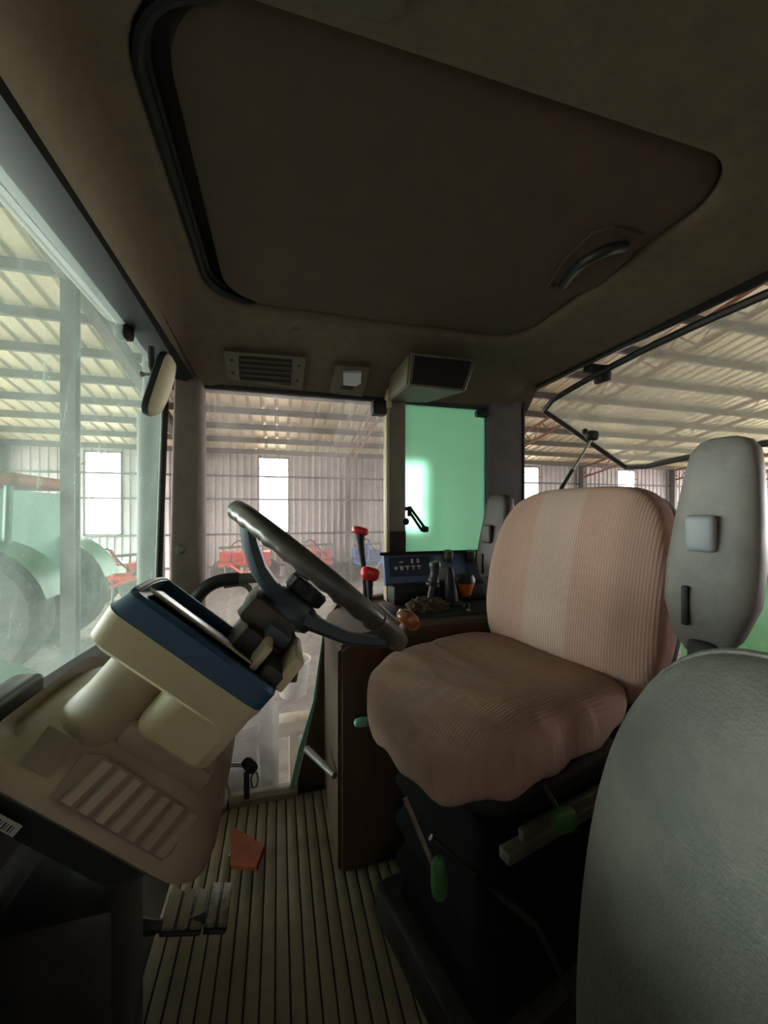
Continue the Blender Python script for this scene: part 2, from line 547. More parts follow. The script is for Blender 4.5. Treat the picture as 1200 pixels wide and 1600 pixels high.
for k, x in enumerate(COLX):
    ys = [WY-0.2, RIDGE_Y, -6.8]
    if x < 0.0:                                # plain rafters at this end
        bm = BM()
        for ya, yb in ((WY-0.1, RIDGE_Y), (RIDGE_Y, -6.8)):
            za, zb = roof_z(ya)-0.1, roof_z(yb)-0.1
            for w, o0, o1 in ((0.09, -0.02, 0), (0.012, -0.26, 0), (0.09, -0.28, -0.26)):
                loft(bm, [[(x-w, ya, za+o0), (x+w, ya, za+o0), (x+w, ya, za+o1), (x-w, ya, za+o1)],
                          [(x-w, yb, zb+o0), (x+w, yb, zb+o0), (x+w, yb, zb+o1), (x-w, yb, zb+o1)]])
        link('rafter', bm, M['steel'], roof, smooth=False)
    else:
        for ya, yb in ((WY-0.1, RIDGE_Y), (RIDGE_Y, -6.8)):
            bm = BM()
            n = 26
            def tp(t, lo): 
                yy = ya+(yb-ya)*t
                return Vector((x, yy, roof_z(yy)-0.13-(0.42 if lo else 0)))
            tube(bm, [tp(0, 0), tp(1, 0)], 0.035, 6); tube(bm, [tp(0, 1), tp(1, 1)], 0.035, 6)
            for i in range(n):
                tube(bm, [tp(i/n, i % 2), tp((i+1)/n, (i+1) % 2)], 0.016, 5)
            link('truss', bm, M['steelred'], roof, smooth=False)
bm = BM()
px0 = COLX[1]
yc = 5.97
for lo, hi in (((px0-0.08, yc-0.08, GZ), (px0+0.08, yc-0.06, roof_z(yc)-0.36)), ((px0-0.08, yc+0.06, GZ), (px0+0.08, yc+0.08, roof_z(yc)-0.36)), ((px0-0.01, yc-0.06, GZ), (px0+0.01, yc+0.06, roof_z(yc)-0.36))):
    box(bm, lo, hi)
o = link('steel_column', bm, M['steel'], smooth=False)
tag(o, 'tall grey steel column standing in the barn beyond the windshield', 'column')
# gables open far side; near part and unseen yard wall added to block light
for nm, xg, lab in (('wall_front', RX0, 'corrugated metal gable over the open end of the barn, near part added to block daylight'), ('wall_rear', RX1, 'corrugated metal gable over the open rear end, near part added to block daylight')):
    bm = BM(); corr(bm, 0, 20.8, EAVE-0.6, EAVE+2, 0)
    for v in bm.verts:
        v.co = Vector((xg, v.co.x-7.0, v.co.z))
    corr(bm, -7.0, 0.5 if xg < 0 else -3.0, GZ, EAVE-0.6, 99)  # near part closed to keep daylight off the camera side
    for v in bm.verts:
        if v.co.y > 50: v.co = Vector((xg, v.co.x, v.co.z))
    struct(link(nm, bm, M['wallsheet'], smooth=False), lab)
bm = BM()
corr(bm, RX0, RX1, GZ, EAVE+0.1, -6.9)
struct(link('wall_yard_blocker', bm, M['wallsheet'], smooth=False), 'unseen corrugated yard side wall added to block daylight')

# ================================================================== CAB SHELL
W = 1.47                                      # inner face of the right side wall
RX = 1.05                                     # rear wall
bm = BM(); box(bm, (-0.50, -0.12, -0.05), (RX+0.03, W+0.03, -0.004), 0.004)
struct(link('floor', bm, M['floor'], smooth=False), 'dark dirty cab floor')

# ribbed mat
fm = thing('floor_mat', 'beige ribbed rubber mat covering the cab floor', 'floor mat', (0.1, 0.75, 0))
bm = BM(); box(bm, (-0.30, 0.02, -0.004), (0.62, 1.455, 0.002)); link('mat_base', bm, M['matbase'], fm, smooth=False)
bm = BM(); box(bm, (-0.0143, -0.70, 0.0), (0.0143, 0.70, 0.008), 0.003, 2)
rib = link('rib', bm, M['mat'], fm, local=True)
rib.location = (-0.38, 0, 0.002)
for k in range(1, 28):
    copy_part(rib, fm, (-0.38+k*0.032, 0, 0.002))

# headliner: moulded surround lofted from the hatch opening out to the window headers
HZ = 1.62
def ring(x0, x1, y0, y1, r, z, bow=0.0, arch=0.0):
    out = []
    for x, y in rrect(x0, x1, y0, y1, r, 8):
        t = 1-((y-0.74)/0.75)**2
        f = max(0, min(1, (0.1-x)/0.4))
        g = max(0, min(1, (x-0.72)/0.28))*max(0, min(1, (1.46-y)/0.06))
        out.append((x-bow*f*max(t, 0), y, max(z+arch*max(t, 0), (1.585*g+(1-g)*z) if g > 0.3 and z < 1.6 else 0)))
    return out
bm = BM()
loft(bm, [ring(-0.185, 0.785, 0.46, 1.145, 0.12, 1.69), ring(-0.185, 0.785, 0.46, 1.145, 0.12, 1.633),
          ring(-0.192, 0.792, 0.453, 1.152, 0.125, 1.623), ring(-0.205, 0.81, 0.435, 1.17, 0.13, 1.618),
          ring(-0.235, 0.90, 0.30, 1.25, 0.14, 1.600, 0.0, 0.01), ring(-0.262, 0.985, 0.10, 1.36, 0.13, 1.552, 0.01, 0.03),
          ring(-0.27, 1.03, 0.0, 1.44, 0.10, 1.512, 0.012, 0.04), ring(-0.272, 1.045, -0.03, 1.462, 0.08, 1.488, 0.012, 0.045),
          ring(-0.272, 1.06, -0.05, 1.49, 0.08, 1.488, 0.012, 0.045)], False, False)
ceil = struct(link('ceiling', bm, M['headliner'], angle=60), 'moulded brown grey vinyl headliner around the roof hatch')
bm = BM(); box(bm, (-0.62, -0.16, 1.74), (1.22, 1.64, 1.84), 0.04, 3)
struct(link('roof', bm, M['postgrey']), 'outer roof shell of the cab')
bm = BM()
loft(bm, [ring(-0.60, 1.10, -0.10, 1.56, 0.1, 1.76), ring(-0.42, 1.075, -0.06, 1.52, 0.1, 1.56, 0.02, 0.04)], False, False)
struct(link('trim_1', bm, M['black']), 'dark outer edge of the cab roof')

# roof hatch
ht = thing('roof_hatch', 'large closed brown roof hatch overhead with rounded corners', 'hatch', (0.3, 0.8, 1.66))
bm = BM()
loft(bm, [ring(-0.140, 0.782, 0.463, 1.142, 0.115, 1.662), ring(-0.138, 0.780, 0.465, 1.140, 0.115, 1.640), ring(-0.130, 0.772, 0.473, 1.132, 0.11, 1.634), ring(-0.10, 0.74, 0.50, 1.10, 0.09, 1.632)], False, True)
link('hatch_panel', bm, M['hatch'], ht)
for k, (dz, ins) in enumerate(((1.668, 0.0), (1.652, 0.008), (1.636, 0.0))):
    rr = ring(-0.178+ins, 0.778, 0.470, 1.135, 0.115, dz)
    bm = BM(); tube(bm, [p for p in rr[9:27]], [0.002]+[0.0085]*16+[0.002], 8)
    link('seal', bm, M['black'], ht)
hb = at(985, 365, Z=1.634); hc = at(850, 455, Z=1.634)
bm = BM()
out = [at(850, 452, Z=1.634), at(880, 405, Z=1.634), at(925, 360, Z=1.634), at(960, 350, Z=1.634), at(1005, 362, Z=1.634), at(985, 398, Z=1.634), at(930, 445, Z=1.634), at(880, 462, Z=1.634)]
loft(bm, [[p for p in out], [p+Vector((0, 0, -0.008)) for p in out]])
plate = link('handle_plate', bm, M['hatch'], ht)
bm = BM()
tube(bm, smooth_path([at(880, 445, Z=1.622), at(905, 415, Z=1.600), at(945, 392, Z=1.598), at(975, 385, Z=1.622)], 6), 0.012, 10)
link('handle', bm, M['blackp'], ht)
bm = BM(); lathe(bm, at(864, 446, Z=1.626), (0, 0, -1), [(0, 0.008), (0.004, 0.008), (0.006, 0.005)]); link('screw', bm, M['blackp'], plate)

# windshield header, glass and sill
def wsx(y, z):
    t = max(0.0, 1-((y-0.75)/0.66)**2)
    k = (1.54-z)/0.8
    return -0.365-0.012*t-0.075*k*(0.35+0.65*t)
bm = BM()
loft(bm, [[(-0.262-0.012*max(0, 1-((y-0.74)/0.75)**2), y, 1.494+0.045*max(0, 1-((y-0.74)/0.75)**2)) for y in [i*0.074 for i in range(20)]],
          [(-0.30, y, 1.475+0.045*max(0, 1-((y-0.74)/0.75)**2)) for y in [i*0.074 for i in range(20)]],
          [(wsx(y, 1.5)+0.012, y, 1.482+0.05*max(0, 1-((y-0.74)/0.75)**2)) for y in [i*0.074 for i in range(20)]],
          [(wsx(y, 1.5)-0.03, y, 1.505+0.05*max(0, 1-((y-0.74)/0.75)**2)) for y in [i*0.074 for i in range(20)]],
          [(wsx(y, 1.5)-0.02, y, 1.60+0.05*max(0, 1-((y-0.74)/0.75)**2)) for y in [i*0.074 for i in range(20)]]], False, False, False)
struct(link('trim_2', bm, M['black']), 'black rubber header strip above the windshield')
w1 = struct(thing('window_1', 'x', None), 'hazy green tinted curved windshield')
bm = BM()
R = []
NY, NZ = 26, 10
for j in range(NZ+1):
    row = []
    for i in range(NY+1):
        y = 0.06+(1.425-0.06)*i/NY
        zt = 1.50+0.05*max(0, 1-((y-0.74)/0.75)**2)
        z = 0.70+(zt-0.70)*j/NZ
        row.append((wsx(y, z), y, z))
    R.append(row)
loft(bm, R, False, False, False)
link('pane', bm, M['g_wind'], w1)
bm = BM(); tube(bm, [(wsx(1.425, z)+0.004, 1.422, z) for z in [0.70+0.08*i for i in range(11)]], 0.011, 8); link('seal', bm, M['black'], w1)
bm = BM()
ysl = [0.06+0.0555*i for i in range(25)]
loft(bm, [[(wsx(y, 0.7)+0.012, y, 0.728) for y in ysl], [(wsx(y, 0.7)+0.032, y, 0.712) for y in ysl], [(wsx(y, 0.7)+0.03, y, 0.682) for y in ysl], [(wsx(y, 0.7)-0.01, y, 0.682) for y in ysl], [(wsx(y, 0.7)-0.01, y, 0.712) for y in ysl]], False, False, False)
link('sill_strip', bm, M['armcap'], w1)
bm = BM()
loft(bm, [[(wsx(y, 0.7)-0.02, y, 0.682) for y in ysl], [(wsx(y, 0.7)+0.045, y, 0.682) for y in ysl], [(wsx(y, 0.7)+0.05, y, 0.60) for y in ysl], [(wsx(y, 0.7)+0.02, y, 0.58) for y in ysl], [(wsx(y, 0.7)-0.02, y, 0.58) for y in ysl]], False, False, False)
link('sill_beam', bm, M['blackp'], w1)
# firewall below the windshield with a small lower pane at its right end
bm = BM(); box(bm, (-0.50, -0.1, -0.05), (-0.46, 1.10, 0.60), 0.005)
struct(link('wall_firewall', bm, M['fire']), 'dark padded firewall in front of the pedals')
w2 = struct(thing('window_2', 'x', None), 'small low front pane under the windshield sill')
bm = BM(); box(bm, (-0.486, 1.10, 0.05), (-0.48, 1.38, 0.59)); link('pane', bm, M['g_wind'], w2, smooth=False)

# right hand A pillar
bm = BM()
def pil(z, x0, x1, y0, y1): return [(x, y, z) for x, y in rrect(x0, x1, y0, y1, 0.025, 4)]
loft(bm, [pil(-0.02, -0.30, -0.17, 1.42, 1.50), pil(0.55, -0.362, -0.252, 1.425, 1.51), pil(0.9, -0.356, -0.250, 1.42, 1.51), pil(1.3, -0.346, -0.250, 1.415, 1.51), pil(1.52, -0.338, -0.252, 1.41, 1.51)])
p1 = struct(link('trim_3', bm, M['pillar']), 'worn brown front pillar with a bolt')
bm = BM(); pb = at(282, 858, Y=1.418); lathe(bm, pb+Vector((0, 0.004, 0)), (0.15, -1, 0), [(0, 0.02), (0.004, 0.02), (0.006, 0.014), (0.012, 0.013), (0.014, 0.009)], 6); link('bolt', bm, M['metal'], p1, smooth=False)
# B post
bm = BM(); box(bm, (0.412, 1.43, 0.75), (0.480, 1.50, 1.50), 0.006); p2 = struct(link('trim_4', bm, M['postgrey']), 'grey post between the clear and the green side windows')
bm = BM(); box(bm, (0.400, 1.425, 0.70), (0.412, 1.47, 1.47), 0.002); link('edge_strip', bm, M['cream'], p2)
bm = BM(); box(bm, (0.416, 1.422, 0.86), (0.478, 1.432, 0.975), 0.002); link('rubber_patch', bm, M['black'], p2)
bm = BM(); box(bm, (0.345, 1.42, 1.425), (0.402, 1.47, 1.482), 0.008); link('hinge_block', bm, M['black'], p2)
bm = BM(); box(bm, (0.398, 1.405, 1.45), (0.416, 1.47, 1.52), 0.003); link('bracket', bm, M['cream'], p2)
# C pillar
bm = BM(); loft(bm, [pil(z, 0.850, 1.025, 1.44, 1.53) for z in (-0.02, 0.6, 1.2, 1.62)]); p3 = struct(link('trim_5', bm, M['rearpillar']), 'grey rear corner pillar of the cab')
bm = BM(); tube(bm, [(1.02, 1.444, 0.6), (1.02, 1.444, 1.56)], 0.007, 8); link('seal', bm, M['black'], p3)
# side header below headliner
bm = BM(); box(bm, (-0.36, 1.455, 1.485), (1.05, 1.51, 1.60), 0.008); struct(link('trim_6', bm, M['black']), 'black rail above the right side windows')
# clear side window
w3 = struct(thing('window_3', 'x', None), 'dusty scratched clear right side window reaching to the floor')
poly = [(-0.27, 1.49), (0.405, 1.495), (0.405, 0.74), (0.20, 0.70), (0.165, 0.62), (0.127, 0.325), (0.05, 0.02), (-0.16, 0.005), (-0.27, 0.55)]
bm = BM(); prism(bm, poly, lambda x, z: (x, 1.470, z), lambda x, z: (x, 1.476, z)); link('pane', bm, M['g_side'], w3, smooth=False)
bm = BM(); prism(bm, [(0.168, 0.62), (0.134, 0.335), (0.092, 0.17), (0.056, 0.026), (0.038, 0.026), (0.072, 0.17), (0.124, 0.335), (0.164, 0.62)], lambda x, z: (x, 1.462, z), lambda x, z: (x, 1.4695, z)); link('glass_edge', bm, M['g_edge'], w3, smooth=False)
bm = BM(); box(bm, (-0.17, 1.44, -0.004), (0.07, 1.50, 0.028), 0.006); link('sill', bm, M['mat'], w3)
# green window
w4 = struct(thing('window_4', 'x', None), 'glowing milky green film side window')
bm = BM(); prism(bm, rrect(0.475, 0.875, 0.80, 1.487, 0.02, 3), lambda x, z: (x, 1.472, z), lambda x, z: (x, 1.478, z)); link('pane', bm, M['g_green'], w4, smooth=False)
bm = BM(); q = at(752, 646, Y=1.45); box(bm, q-Vector((0.022, 0.01, 0.014)), q+Vector((0.03, 0.02, 0.014)), 0.006); link('clamp', bm, M['black'], w4)
# right lower wall behind the console
bm = BM(); prism(bm, [(0.055, -0.02), (1.05, -0.02), (1.05, 0.80), (0.42, 0.80), (0.42, 0.72), (0.22, 0.70), (0.17, 0.62), (0.132, 0.325)], lambda x, z: (x, 1.479, z), lambda x, z: (x, 1.51, z))
struct(link('wall_right', bm, M['console'], smooth=False), 'brown lower right side wall of the cab')
# rear wall below the rear window and left rear quarter
bm = BM(); box(bm, (RX, -0.12, -0.05), (RX+0.04, 1.51, 0.62), 0.006); struct(link('wall_behind', bm, M['console']), 'dark lower rear wall of the cab behind the seat')
bm = BM(); box(bm, (0.50, -0.14, -0.05), (RX+0.04, -0.11, 0.72), 0.006); struct(link('wall_left', bm, M['console']), 'lower left rear wall of the cab')
bm = BM(); loft(bm, [pil(z, 0.93, 1.07, -0.13, -0.03) for z in (-0.02, 0.6, 1.2, 1.53)]); struct(link('trim_7', bm, M['rearpillar']), 'left rear pillar of the cab')
bm = BM(); loft(bm, [pil(z, 0.42, 0.50, -0.14, -0.08) for z in (-0.02, 0.6, 1.2, 1.53)]); struct(link('trim_8', bm, M['postgrey']), 'left door post of the cab')
bm = BM(); loft(bm, [pil(z, -0.40, -0.30, -0.10, 0.02) for z in (-0.02, 0.6, 1.2, 1.53)]); struct(link('trim_9', bm, M['pillar']), 'left front pillar of the cab')

# ---- open rear window
rw = struct(thing('window_5', 'x', None), 'dusty rear window tilted open on its top hinges')
def rz_top(v): return 1.505+0.065*(1-((v-0.75)/0.75)**2)
def rz_bot(v): return 1.245+0.045*(1-((v-0.75)/0.75)**2)
vs = [0.02+(1.46-0.02)*i/18 for i in range(19)]
edge = []
top = [(1.12, v, rz_top(v)) for v in vs]
bot = [(1.62, v, rz_bot(v)) for v in vs]
bm = BM()
rows = []
for j in range(7):
    t = j/6
    rows.append([Vector(a).lerp(Vector(b), t) for a, b in zip(top, bot)])
loft(bm, rows, False, False, False)
link('pane', bm, M['g_rear'], rw)
loop = [Vector(p) for p in top[1:-1]]+[Vector(top[-1]).lerp(Vector(bot[-1]), t) for t in (0.04, 0.2, 0.4, 0.6, 0.8, 0.95)]+[Vector(p) for p in reversed(bot[1:-1])]+[Vector(bot[0]).lerp(Vector(top[0]), t) for t in (0.05, 0.2, 0.4, 0.6, 0.8, 0.96)]
bm = BM(); tube(bm, loop, 0.012, 8, closed=True); link('frame', bm, M['blackp'], rw)
for v in (1.13, 0.38):
    bm = BM(); z = rz_top(v)
    box(bm, (1.06, v-0.02, z+0.0), (1.14, v+0.02, 1.575), 0.004)
    box(bm, (1.115, v-0.03, z-0.035), (1.14, v+0.03, z+0.02), 0.006)
    link('hinge', bm, M['black'], rw)
bm = BM(); vv = [0.0+0.072*i for i in range(21)]
loft(bm, [[(1.04, v, 1.588) for v in vv], [(1.058, v, 1.572) for v in vv], [(1.085, v, 1.58) for v in vv], [(1.085, v, 1.66) for v in vv]], False, False, False)
struct(link('trim_10', bm, M['black']), 'black rubber rail along the top of the rear opening')
# gas strut
gs = thing('gas_strut', 'thin gas strut propping the open rear window', 'strut', at(865, 785, X=1.07))
q0, q1 = at(858, 795, X=1.10), at(925, 685, X=1.30)
qm = q0.lerp(q1, 0.55)
bm = BM(); tube(bm, [q0, qm], 0.0085, 10); link('cylinder', bm, M['blackp'], gs)
bm = BM(); tube(bm, [qm, q1], 0.0055, 8); link('rod', bm, M['chrome'], gs)
bm = BM(); superq(bm, (0.03, 0.018, 0.022), 3, 5, lambda p: p+q1+Vector((0, 0, 0.012))); link('ball_joint', bm, M['black'], gs)
bm = BM(); lathe(bm, at(914, 676, X=1.30), (-0.5, -0.6, 0.4), [(0, 0.012), (0.012, 0.013), (0.018, 0.009)], 12); link('knob', bm, M['black'], gs)

# ================================================================== STEERING COLUMN
PH = math.radians(41)
SA, CA = math.sin(PH), math.cos(PH)
O0 = Vector((0.074, 0.757, 0.925))
AV = Vector((SA, 0, CA)); RV = Vector((CA, 0, -SA)); VV = Vector((0, 1, 0))
def cf(r, v, a): return Vector((O0.x, v, O0.z))+RV*r+AV*a
def cbox(bm, r, v, a, bev=0.0, seg=2):
    return obox(bm, (O0.x, 0, O0.z), RV, VV, AV, (r[0], v[0], a[0]), (r[1], v[1], a[1]), bev, seg)
def cring(r0, r1, v0, v1, rad, a, n=8): return [cf(r, v, a) for r, v in rrect(r0, r1, v0, v1, rad, n)]

cons = thing('steering_console', 'beige moulded steering console with louvred skirt and instrument pod', 'console', (-0.1, 0.76, 0))
bm = BM()
def sring(r0, r1, v0, v1, rad, a, n=8): return [cf(r, v, a-0.55*max(0, -0.10-r)) for r, v in rrect(r0, r1, v0, v1, rad, n)]
loft(bm, [cring(-0.225, 0.130, 0.60, 0.93, 0.06, -0.450), cring(-0.23, 0.138, 0.588, 0.945, 0.065, -0.437), cring(-0.228, 0.134, 0.596, 0.94, 0.065, -0.414),
          sring(-0.215, 0.105, 0.628, 0.92, 0.07, -0.368), sring(-0.20, 0.085, 0.648, 0.90, 0.07, -0.348), sring(-0.175, 0.06, 0.675, 0.88, 0.07, -0.328), sring(-0.15, 0.04, 0.69, 0.86, 0.06, -0.30), cring(-0.13, 0.01, 0.69, 0.86, 0.05, -0.24)])
shell = link('skirt', bm, M['creamdark'], cons, angle=50)
bm = BM()
loft(bm, [cring(-0.20, 0.085, 0.65, 0.90, 0.06, -0.53), cring(-0.20, 0.105, 0.622, 0.92, 0.06, -0.44)]); link('lower_skirt', bm, M['fire'], cons)
bm = BM(); box(bm, (-0.44, 0.72, -0.004), (-0.26, 0.88, 0.40), 0.02); link('pedestal', bm, M['blackp'], cons)
# louvre panel on the near flank: plate plus slats
def flank(r, t, off=0.0):      # t 0..1 from skirt bottom to shoulder on the near side
    v = 0.590+(0.629-0.590)*t
    a = -0.428+(-0.365+0.428)*t
    nrm = Vector((0, -0.84, 0)) + AV*0.54
    return cf(r, v, a)+nrm*off
bm = BM()
pl = [(-0.112, 0.10), (0.06, 0.10), (0.068, 0.25), (0.062, 0.80), (0.05, 0.92), (-0.095, 0.92), (-0.115, 0.8)]
loft(bm, [[flank(r, t, -0.004) for r, t in pl], [flank(r, t, 0.003) for r, t in pl]])
lp = link('louvre_panel', bm, M['louvre'], shell)
for k in range(7):
    r = -0.10+k*0.024
    bm = BM()
    loft(bm, [[flank(r+e, t, o) for e, t, o in ((0, 0.14, 0.002), (0.016, 0.14, 0.002), (0.016, 0.14, 0.006), (0.004, 0.14, 0.0075))],
              [flank(r+0.01+e, t, o) for e, t, o in ((0, 0.88, 0.002), (0.016, 0.88, 0.002), (0.016, 0.88, 0.006), (0.004, 0.88, 0.0075))]])
    link('slat', bm, M['creamdark'], shell, smooth=False)
bm = BM()
pl = [(r, t) for r, t in rrect(-0.165, -0.125, 0.30, 0.9, 0.018, 5)]
loft(bm, [[flank(r-0.012*t, t, -0.004) for r, t in pl], [flank(r-0.012*t, t, 0.003) for r, t in pl]]); link('pad', bm, M['louvre'], shell)
bm = BM()
pl = rrect(0.0, 1.0, 0.0, 1.0, 0.35, 5)
loft(bm, [[cf(0.108-0.02*b+0.003*o, 0.66+0.07*a_, -0.42+0.06*b)+RV*o for a_, b in pl] for o in (-0.004, 0.006)]); link('pad', bm, M['louvre'], shell)
# curved fairing rising to the column, neck block
bm = BM()
loft(bm, [[cf(r0+dr*math.cos(t), v0-dv*math.sin(t), a0+0.0*t) for t in [PI*i/10 for i in range(11)]] for r0, dr, v0, dv, a0 in
          ((-0.125, 0.066, 0.71, 0.06, -0.43), (-0.122, 0.062, 0.71, 0.075, -0.385), (-0.122, 0.058, 0.71, 0.07, -0.345), (-0.126, 0.054, 0.70, 0.05, -0.30), (-0.13, 0.052, 0.70, 0.035, -0.24))], True, True, False)
link('fairing', bm, M['creamdark'], cons)
bm = BM()
loft(bm, [cring(-0.085, 0.040, 0.632, 0.80, 0.03, -0.328), cring(-0.088, 0.044, 0.622, 0.80, 0.035, -0.318), cring(-0.088, 0.046, 0.618, 0.80, 0.035, -0.235)])
link('neck', bm, M['cream'], cons)
bm = BM(); cbox(bm, (-0.095, 0.06), (0.64, 0.83), (-0.365, -0.325), 0.012); link('neck_collar', bm, M['creamdark'], cons)
# pod
bm = BM()
def pring(r0, r1, v0, v1, rad, a, drop=0.0):
    return [cf(r, v, a-drop*(v-v0)/(v1-v0)) for r, v in rrect(r0, r1, v0, v1, rad, 6)]
loft(bm, [pring(-0.205, 0.020, 0.592, 0.80, 0.02, -0.243), pring(-0.216, 0.028, 0.582, 0.81, 0.024, -0.235), pring(-0.222, 0.036, 0.576, 0.815, 0.024, -0.19, 0.012)])
pod = link('instrument_pod', bm, M['cream'], cons)
bm = BM()
loft(bm, [pring(-0.221, 0.035, 0.577, 0.814, 0.024, -0.190, 0.012), pring(-0.214, 0.036, 0.577, 0.81, 0.022, -0.160, 0.048), pring(-0.208, 0.034, 0.583, 0.805, 0.02, -0.155, 0.048)])
link('bezel', bm, M['bluegrey'], pod)
bm = BM()
loft(bm, [pring(-0.196, 0.0, 0.612, 0.795, 0.012, -0.155, 0.048), pring(-0.194, -0.002, 0.615, 0.793, 0.012, -0.151, 0.048)])
link('display', bm, M['display'], pod)
bm = BM(); cbox(bm, (-0.208, -0.005), (0.796, 0.806), (-0.21, -0.181), 0.003); link('hood_wall', bm, M['bluegrey'], pod)
bm = BM(); loft(bm, [[cf(-0.215, v, -0.21), cf(-0.215, v, a_), cf(-0.205, v, a_), cf(-0.205, v, -0.21)] for v, a_ in ((0.60, -0.158), (0.66, -0.158), (0.73, -0.168), (0.80, -0.182))]); link('hood_wall', bm, M['bluegrey'], pod)
bm = BM(); tube(bm, [cf(-0.210, 0.60, -0.156), cf(-0.210, 0.66, -0.157), cf(-0.210, 0.73, -0.167), cf(-0.208, 0.80, -0.181)], 0.0022, 6); link('hood_edge', bm, M['cream'], pod)
bm = BM(); tube(bm, [cf(-0.2, 0.608, -0.150), cf(-0.08, 0.608, -0.150), cf(-0.02, 0.608, -0.152)], 0.0018, 6); link('rim_edge', bm, M['cream'], pod)
bm = BM(); cbox(bm, (-0.018, -0.006), (0.61, 0.72), (-0.16, -0.118), 0.003); link('rim_edge', bm, M['cream'], pod)
bm = BM(); cbox(bm, (0.0, 0.036), (0.60, 0.70), (-0.165, -0.135), 0.004); link('side_switch', bm, M['blackp'], pod)
bm = BM(); cbox(bm, (0.026, 0.045), (0.60, 0.72), (-0.16, -0.105), 0.004); link('side_bracket', bm, M['cream'], pod)
# column
bm = BM(); cbox(bm, (-0.055, 0.03), (0.665, 0.83), (-0.20, -0.125), 0.012); link('column_cover', bm, M['blackp'], cons)
bm = BM(); cbox(bm, (-0.075, 0.022), (0.69, 0.82), (-0.135, -0.085), 0.012); link('column_head', bm, M['column'], cons)
bm = BM(); cbox(bm, (-0.025, 0.02), (0.66, 0.70), (-0.125, -0.10), 0.006); link('turn_switch', bm, M['hub'], cons)
bm = BM(); lathe(bm, cf(-0.03, 0.757, -0.14), AV, [(0, 0.045), (0.05, 0.042), (0.06, 0.03)], 16); link('column_tube', bm, M['blackp'], cons)
bm = BM(); tube(bm, [cf(0.0, 0.70, -0.09), cf(0.055, 0.70, -0.13), cf(0.075, 0.70, -0.165)], [0.008, 0.007, 0.009], 10); link('stalk', bm, M['blackp'], cons)

# ---- steering wheel
AVo, VVo = AV.copy(), VV.copy()
AV = (AVo+VVo*0.08).normalized(); VV = (VVo-AVo*0.08).normalized()
def cfw(r, v, a): return O0+RV*r+VV*(v-0.757)+AV*a
sw = thing('steering_wheel', 'dark three spoke steering wheel seen almost edge on', 'steering wheel', tuple(cfw(0, 0.757, -0.09)))
RW = 0.197
bm = BM()
N, n = 90, 14
rings = []
for i in range(N):
    t = 2*PI*i/N
    c = cfw(RW*math.cos(t), 0.757+RW*math.sin(t), 0)
    rad = RV*math.cos(t)+VV*math.sin(t)
    rg = []
    for j in range(n):
        p = 2*PI*j/n
        k = 0.0155+(0.0022*math.sin(t*36) if math.sin(p) < -0.2 else 0)
        rg.append(c+rad*math.cos(p)*k+AV*math.sin(p)*k*1.1)
    rings.append(rg)
V = [[bm.verts.new(p) for p in r] for r in rings]
for i in range(N):
    for j in range(n):
        a, b = V[i], V[(i+1) % N]
        bm.faces.new((a[j], a[(j+1) % n], b[(j+1) % n], b[j]))
rim = link('rim', bm, M['wheel'], sw)
bm = BM(); t0 = -0.55*PI+0.6
lathe(bm, cfw(RW*math.cos(t0), 0.757+RW*math.sin(t0), 0), -RV*math.sin(t0)+VV*math.cos(t0), [(-0.0015, 0.0178), (0.0015, 0.0178)], 18); link('band', bm, M['metal'], rim)
HA = -0.075
for t in (PI/2, PI/2+2*PI/3, PI/2-2*PI/3):
    d = RV*math.cos(t)+VV*math.sin(t)
    s = AV.cross(d)
    bm = BM()
    pr = [(0.02, HA, 0.030, 0.020), (0.06, HA+0.004, 0.026, 0.015), (0.12, HA+0.022, 0.021, 0.013), (0.165, HA+0.047, 0.019, 0.012), (0.192, -0.008, 0.018, 0.011)]
    loft(bm, [[cfw(0, 0.757, a)+d*q+s*x*w+AV*y*h for x, y in ((-1, -0.6), (-0.6, -1), (0.6, -1), (1, -0.6), (1, 0.6), (0.6, 1), (-0.6, 1), (-1, 0.6))] for q, a, w, h in pr])
    link('spoke', bm, M['hub'], sw)
bm = BM(); lathe(bm, cfw(0, 0.757, HA-0.03), AV, [(0, 0.035), (0.008, 0.05), (0.02, 0.054), (0.04, 0.05), (0.05, 0.042), (0.056, 0.02)], 24); link('hub', bm, M['hub'], sw)
bm = BM()
prof = [(0.0, 0.034), (0.004, 0.041), (0.024, 0.042), (0.029, 0.037), (0.031, 0.015)]
x_, y_ = frame_of(AV)
loft(bm, [[cfw(0, 0.757, HA+0.024+t)+(x_*math.cos(2*PI*j/64)+y_*math.sin(2*PI*j/64))*(r*(1.0 if (j//2) % 2 else 0.95)) for j in range(64)] for t, r in prof])
link('tilt_knob', bm, M['black'], sw)
# spinner knob on the rim
ts = -0.12
sp = cfw(RW*math.cos(ts), 0.757+RW*math.sin(ts), 0)
bm = BM(); lathe(bm, sp-( -RV*math.sin(ts)+VV*math.cos(ts))*0.012, -RV*math.sin(ts)+VV*math.cos(ts), [(0, 0.018), (0.002, 0.0205), (0.022, 0.0205), (0.024, 0.018)], 18); clampo = link('spinner_clamp', bm, M['chrome'], sw)
bm = BM(); tube(bm, [sp+AV*0.012, sp+AV*0.036], 0.007, 10); link('spinner_post', bm, M['chrome'], sw)
bm = BM(); lathe(bm, sp+AV*0.030, AV, [(0, 0.012), (0.004, 0.022), (0.012, 0.0265), (0.022, 0.026), (0.03, 0.018), (0.033, 0.004)], 24); link('spinner_knob', bm, M['amber'], sw)

AV, VV = AVo, VVo
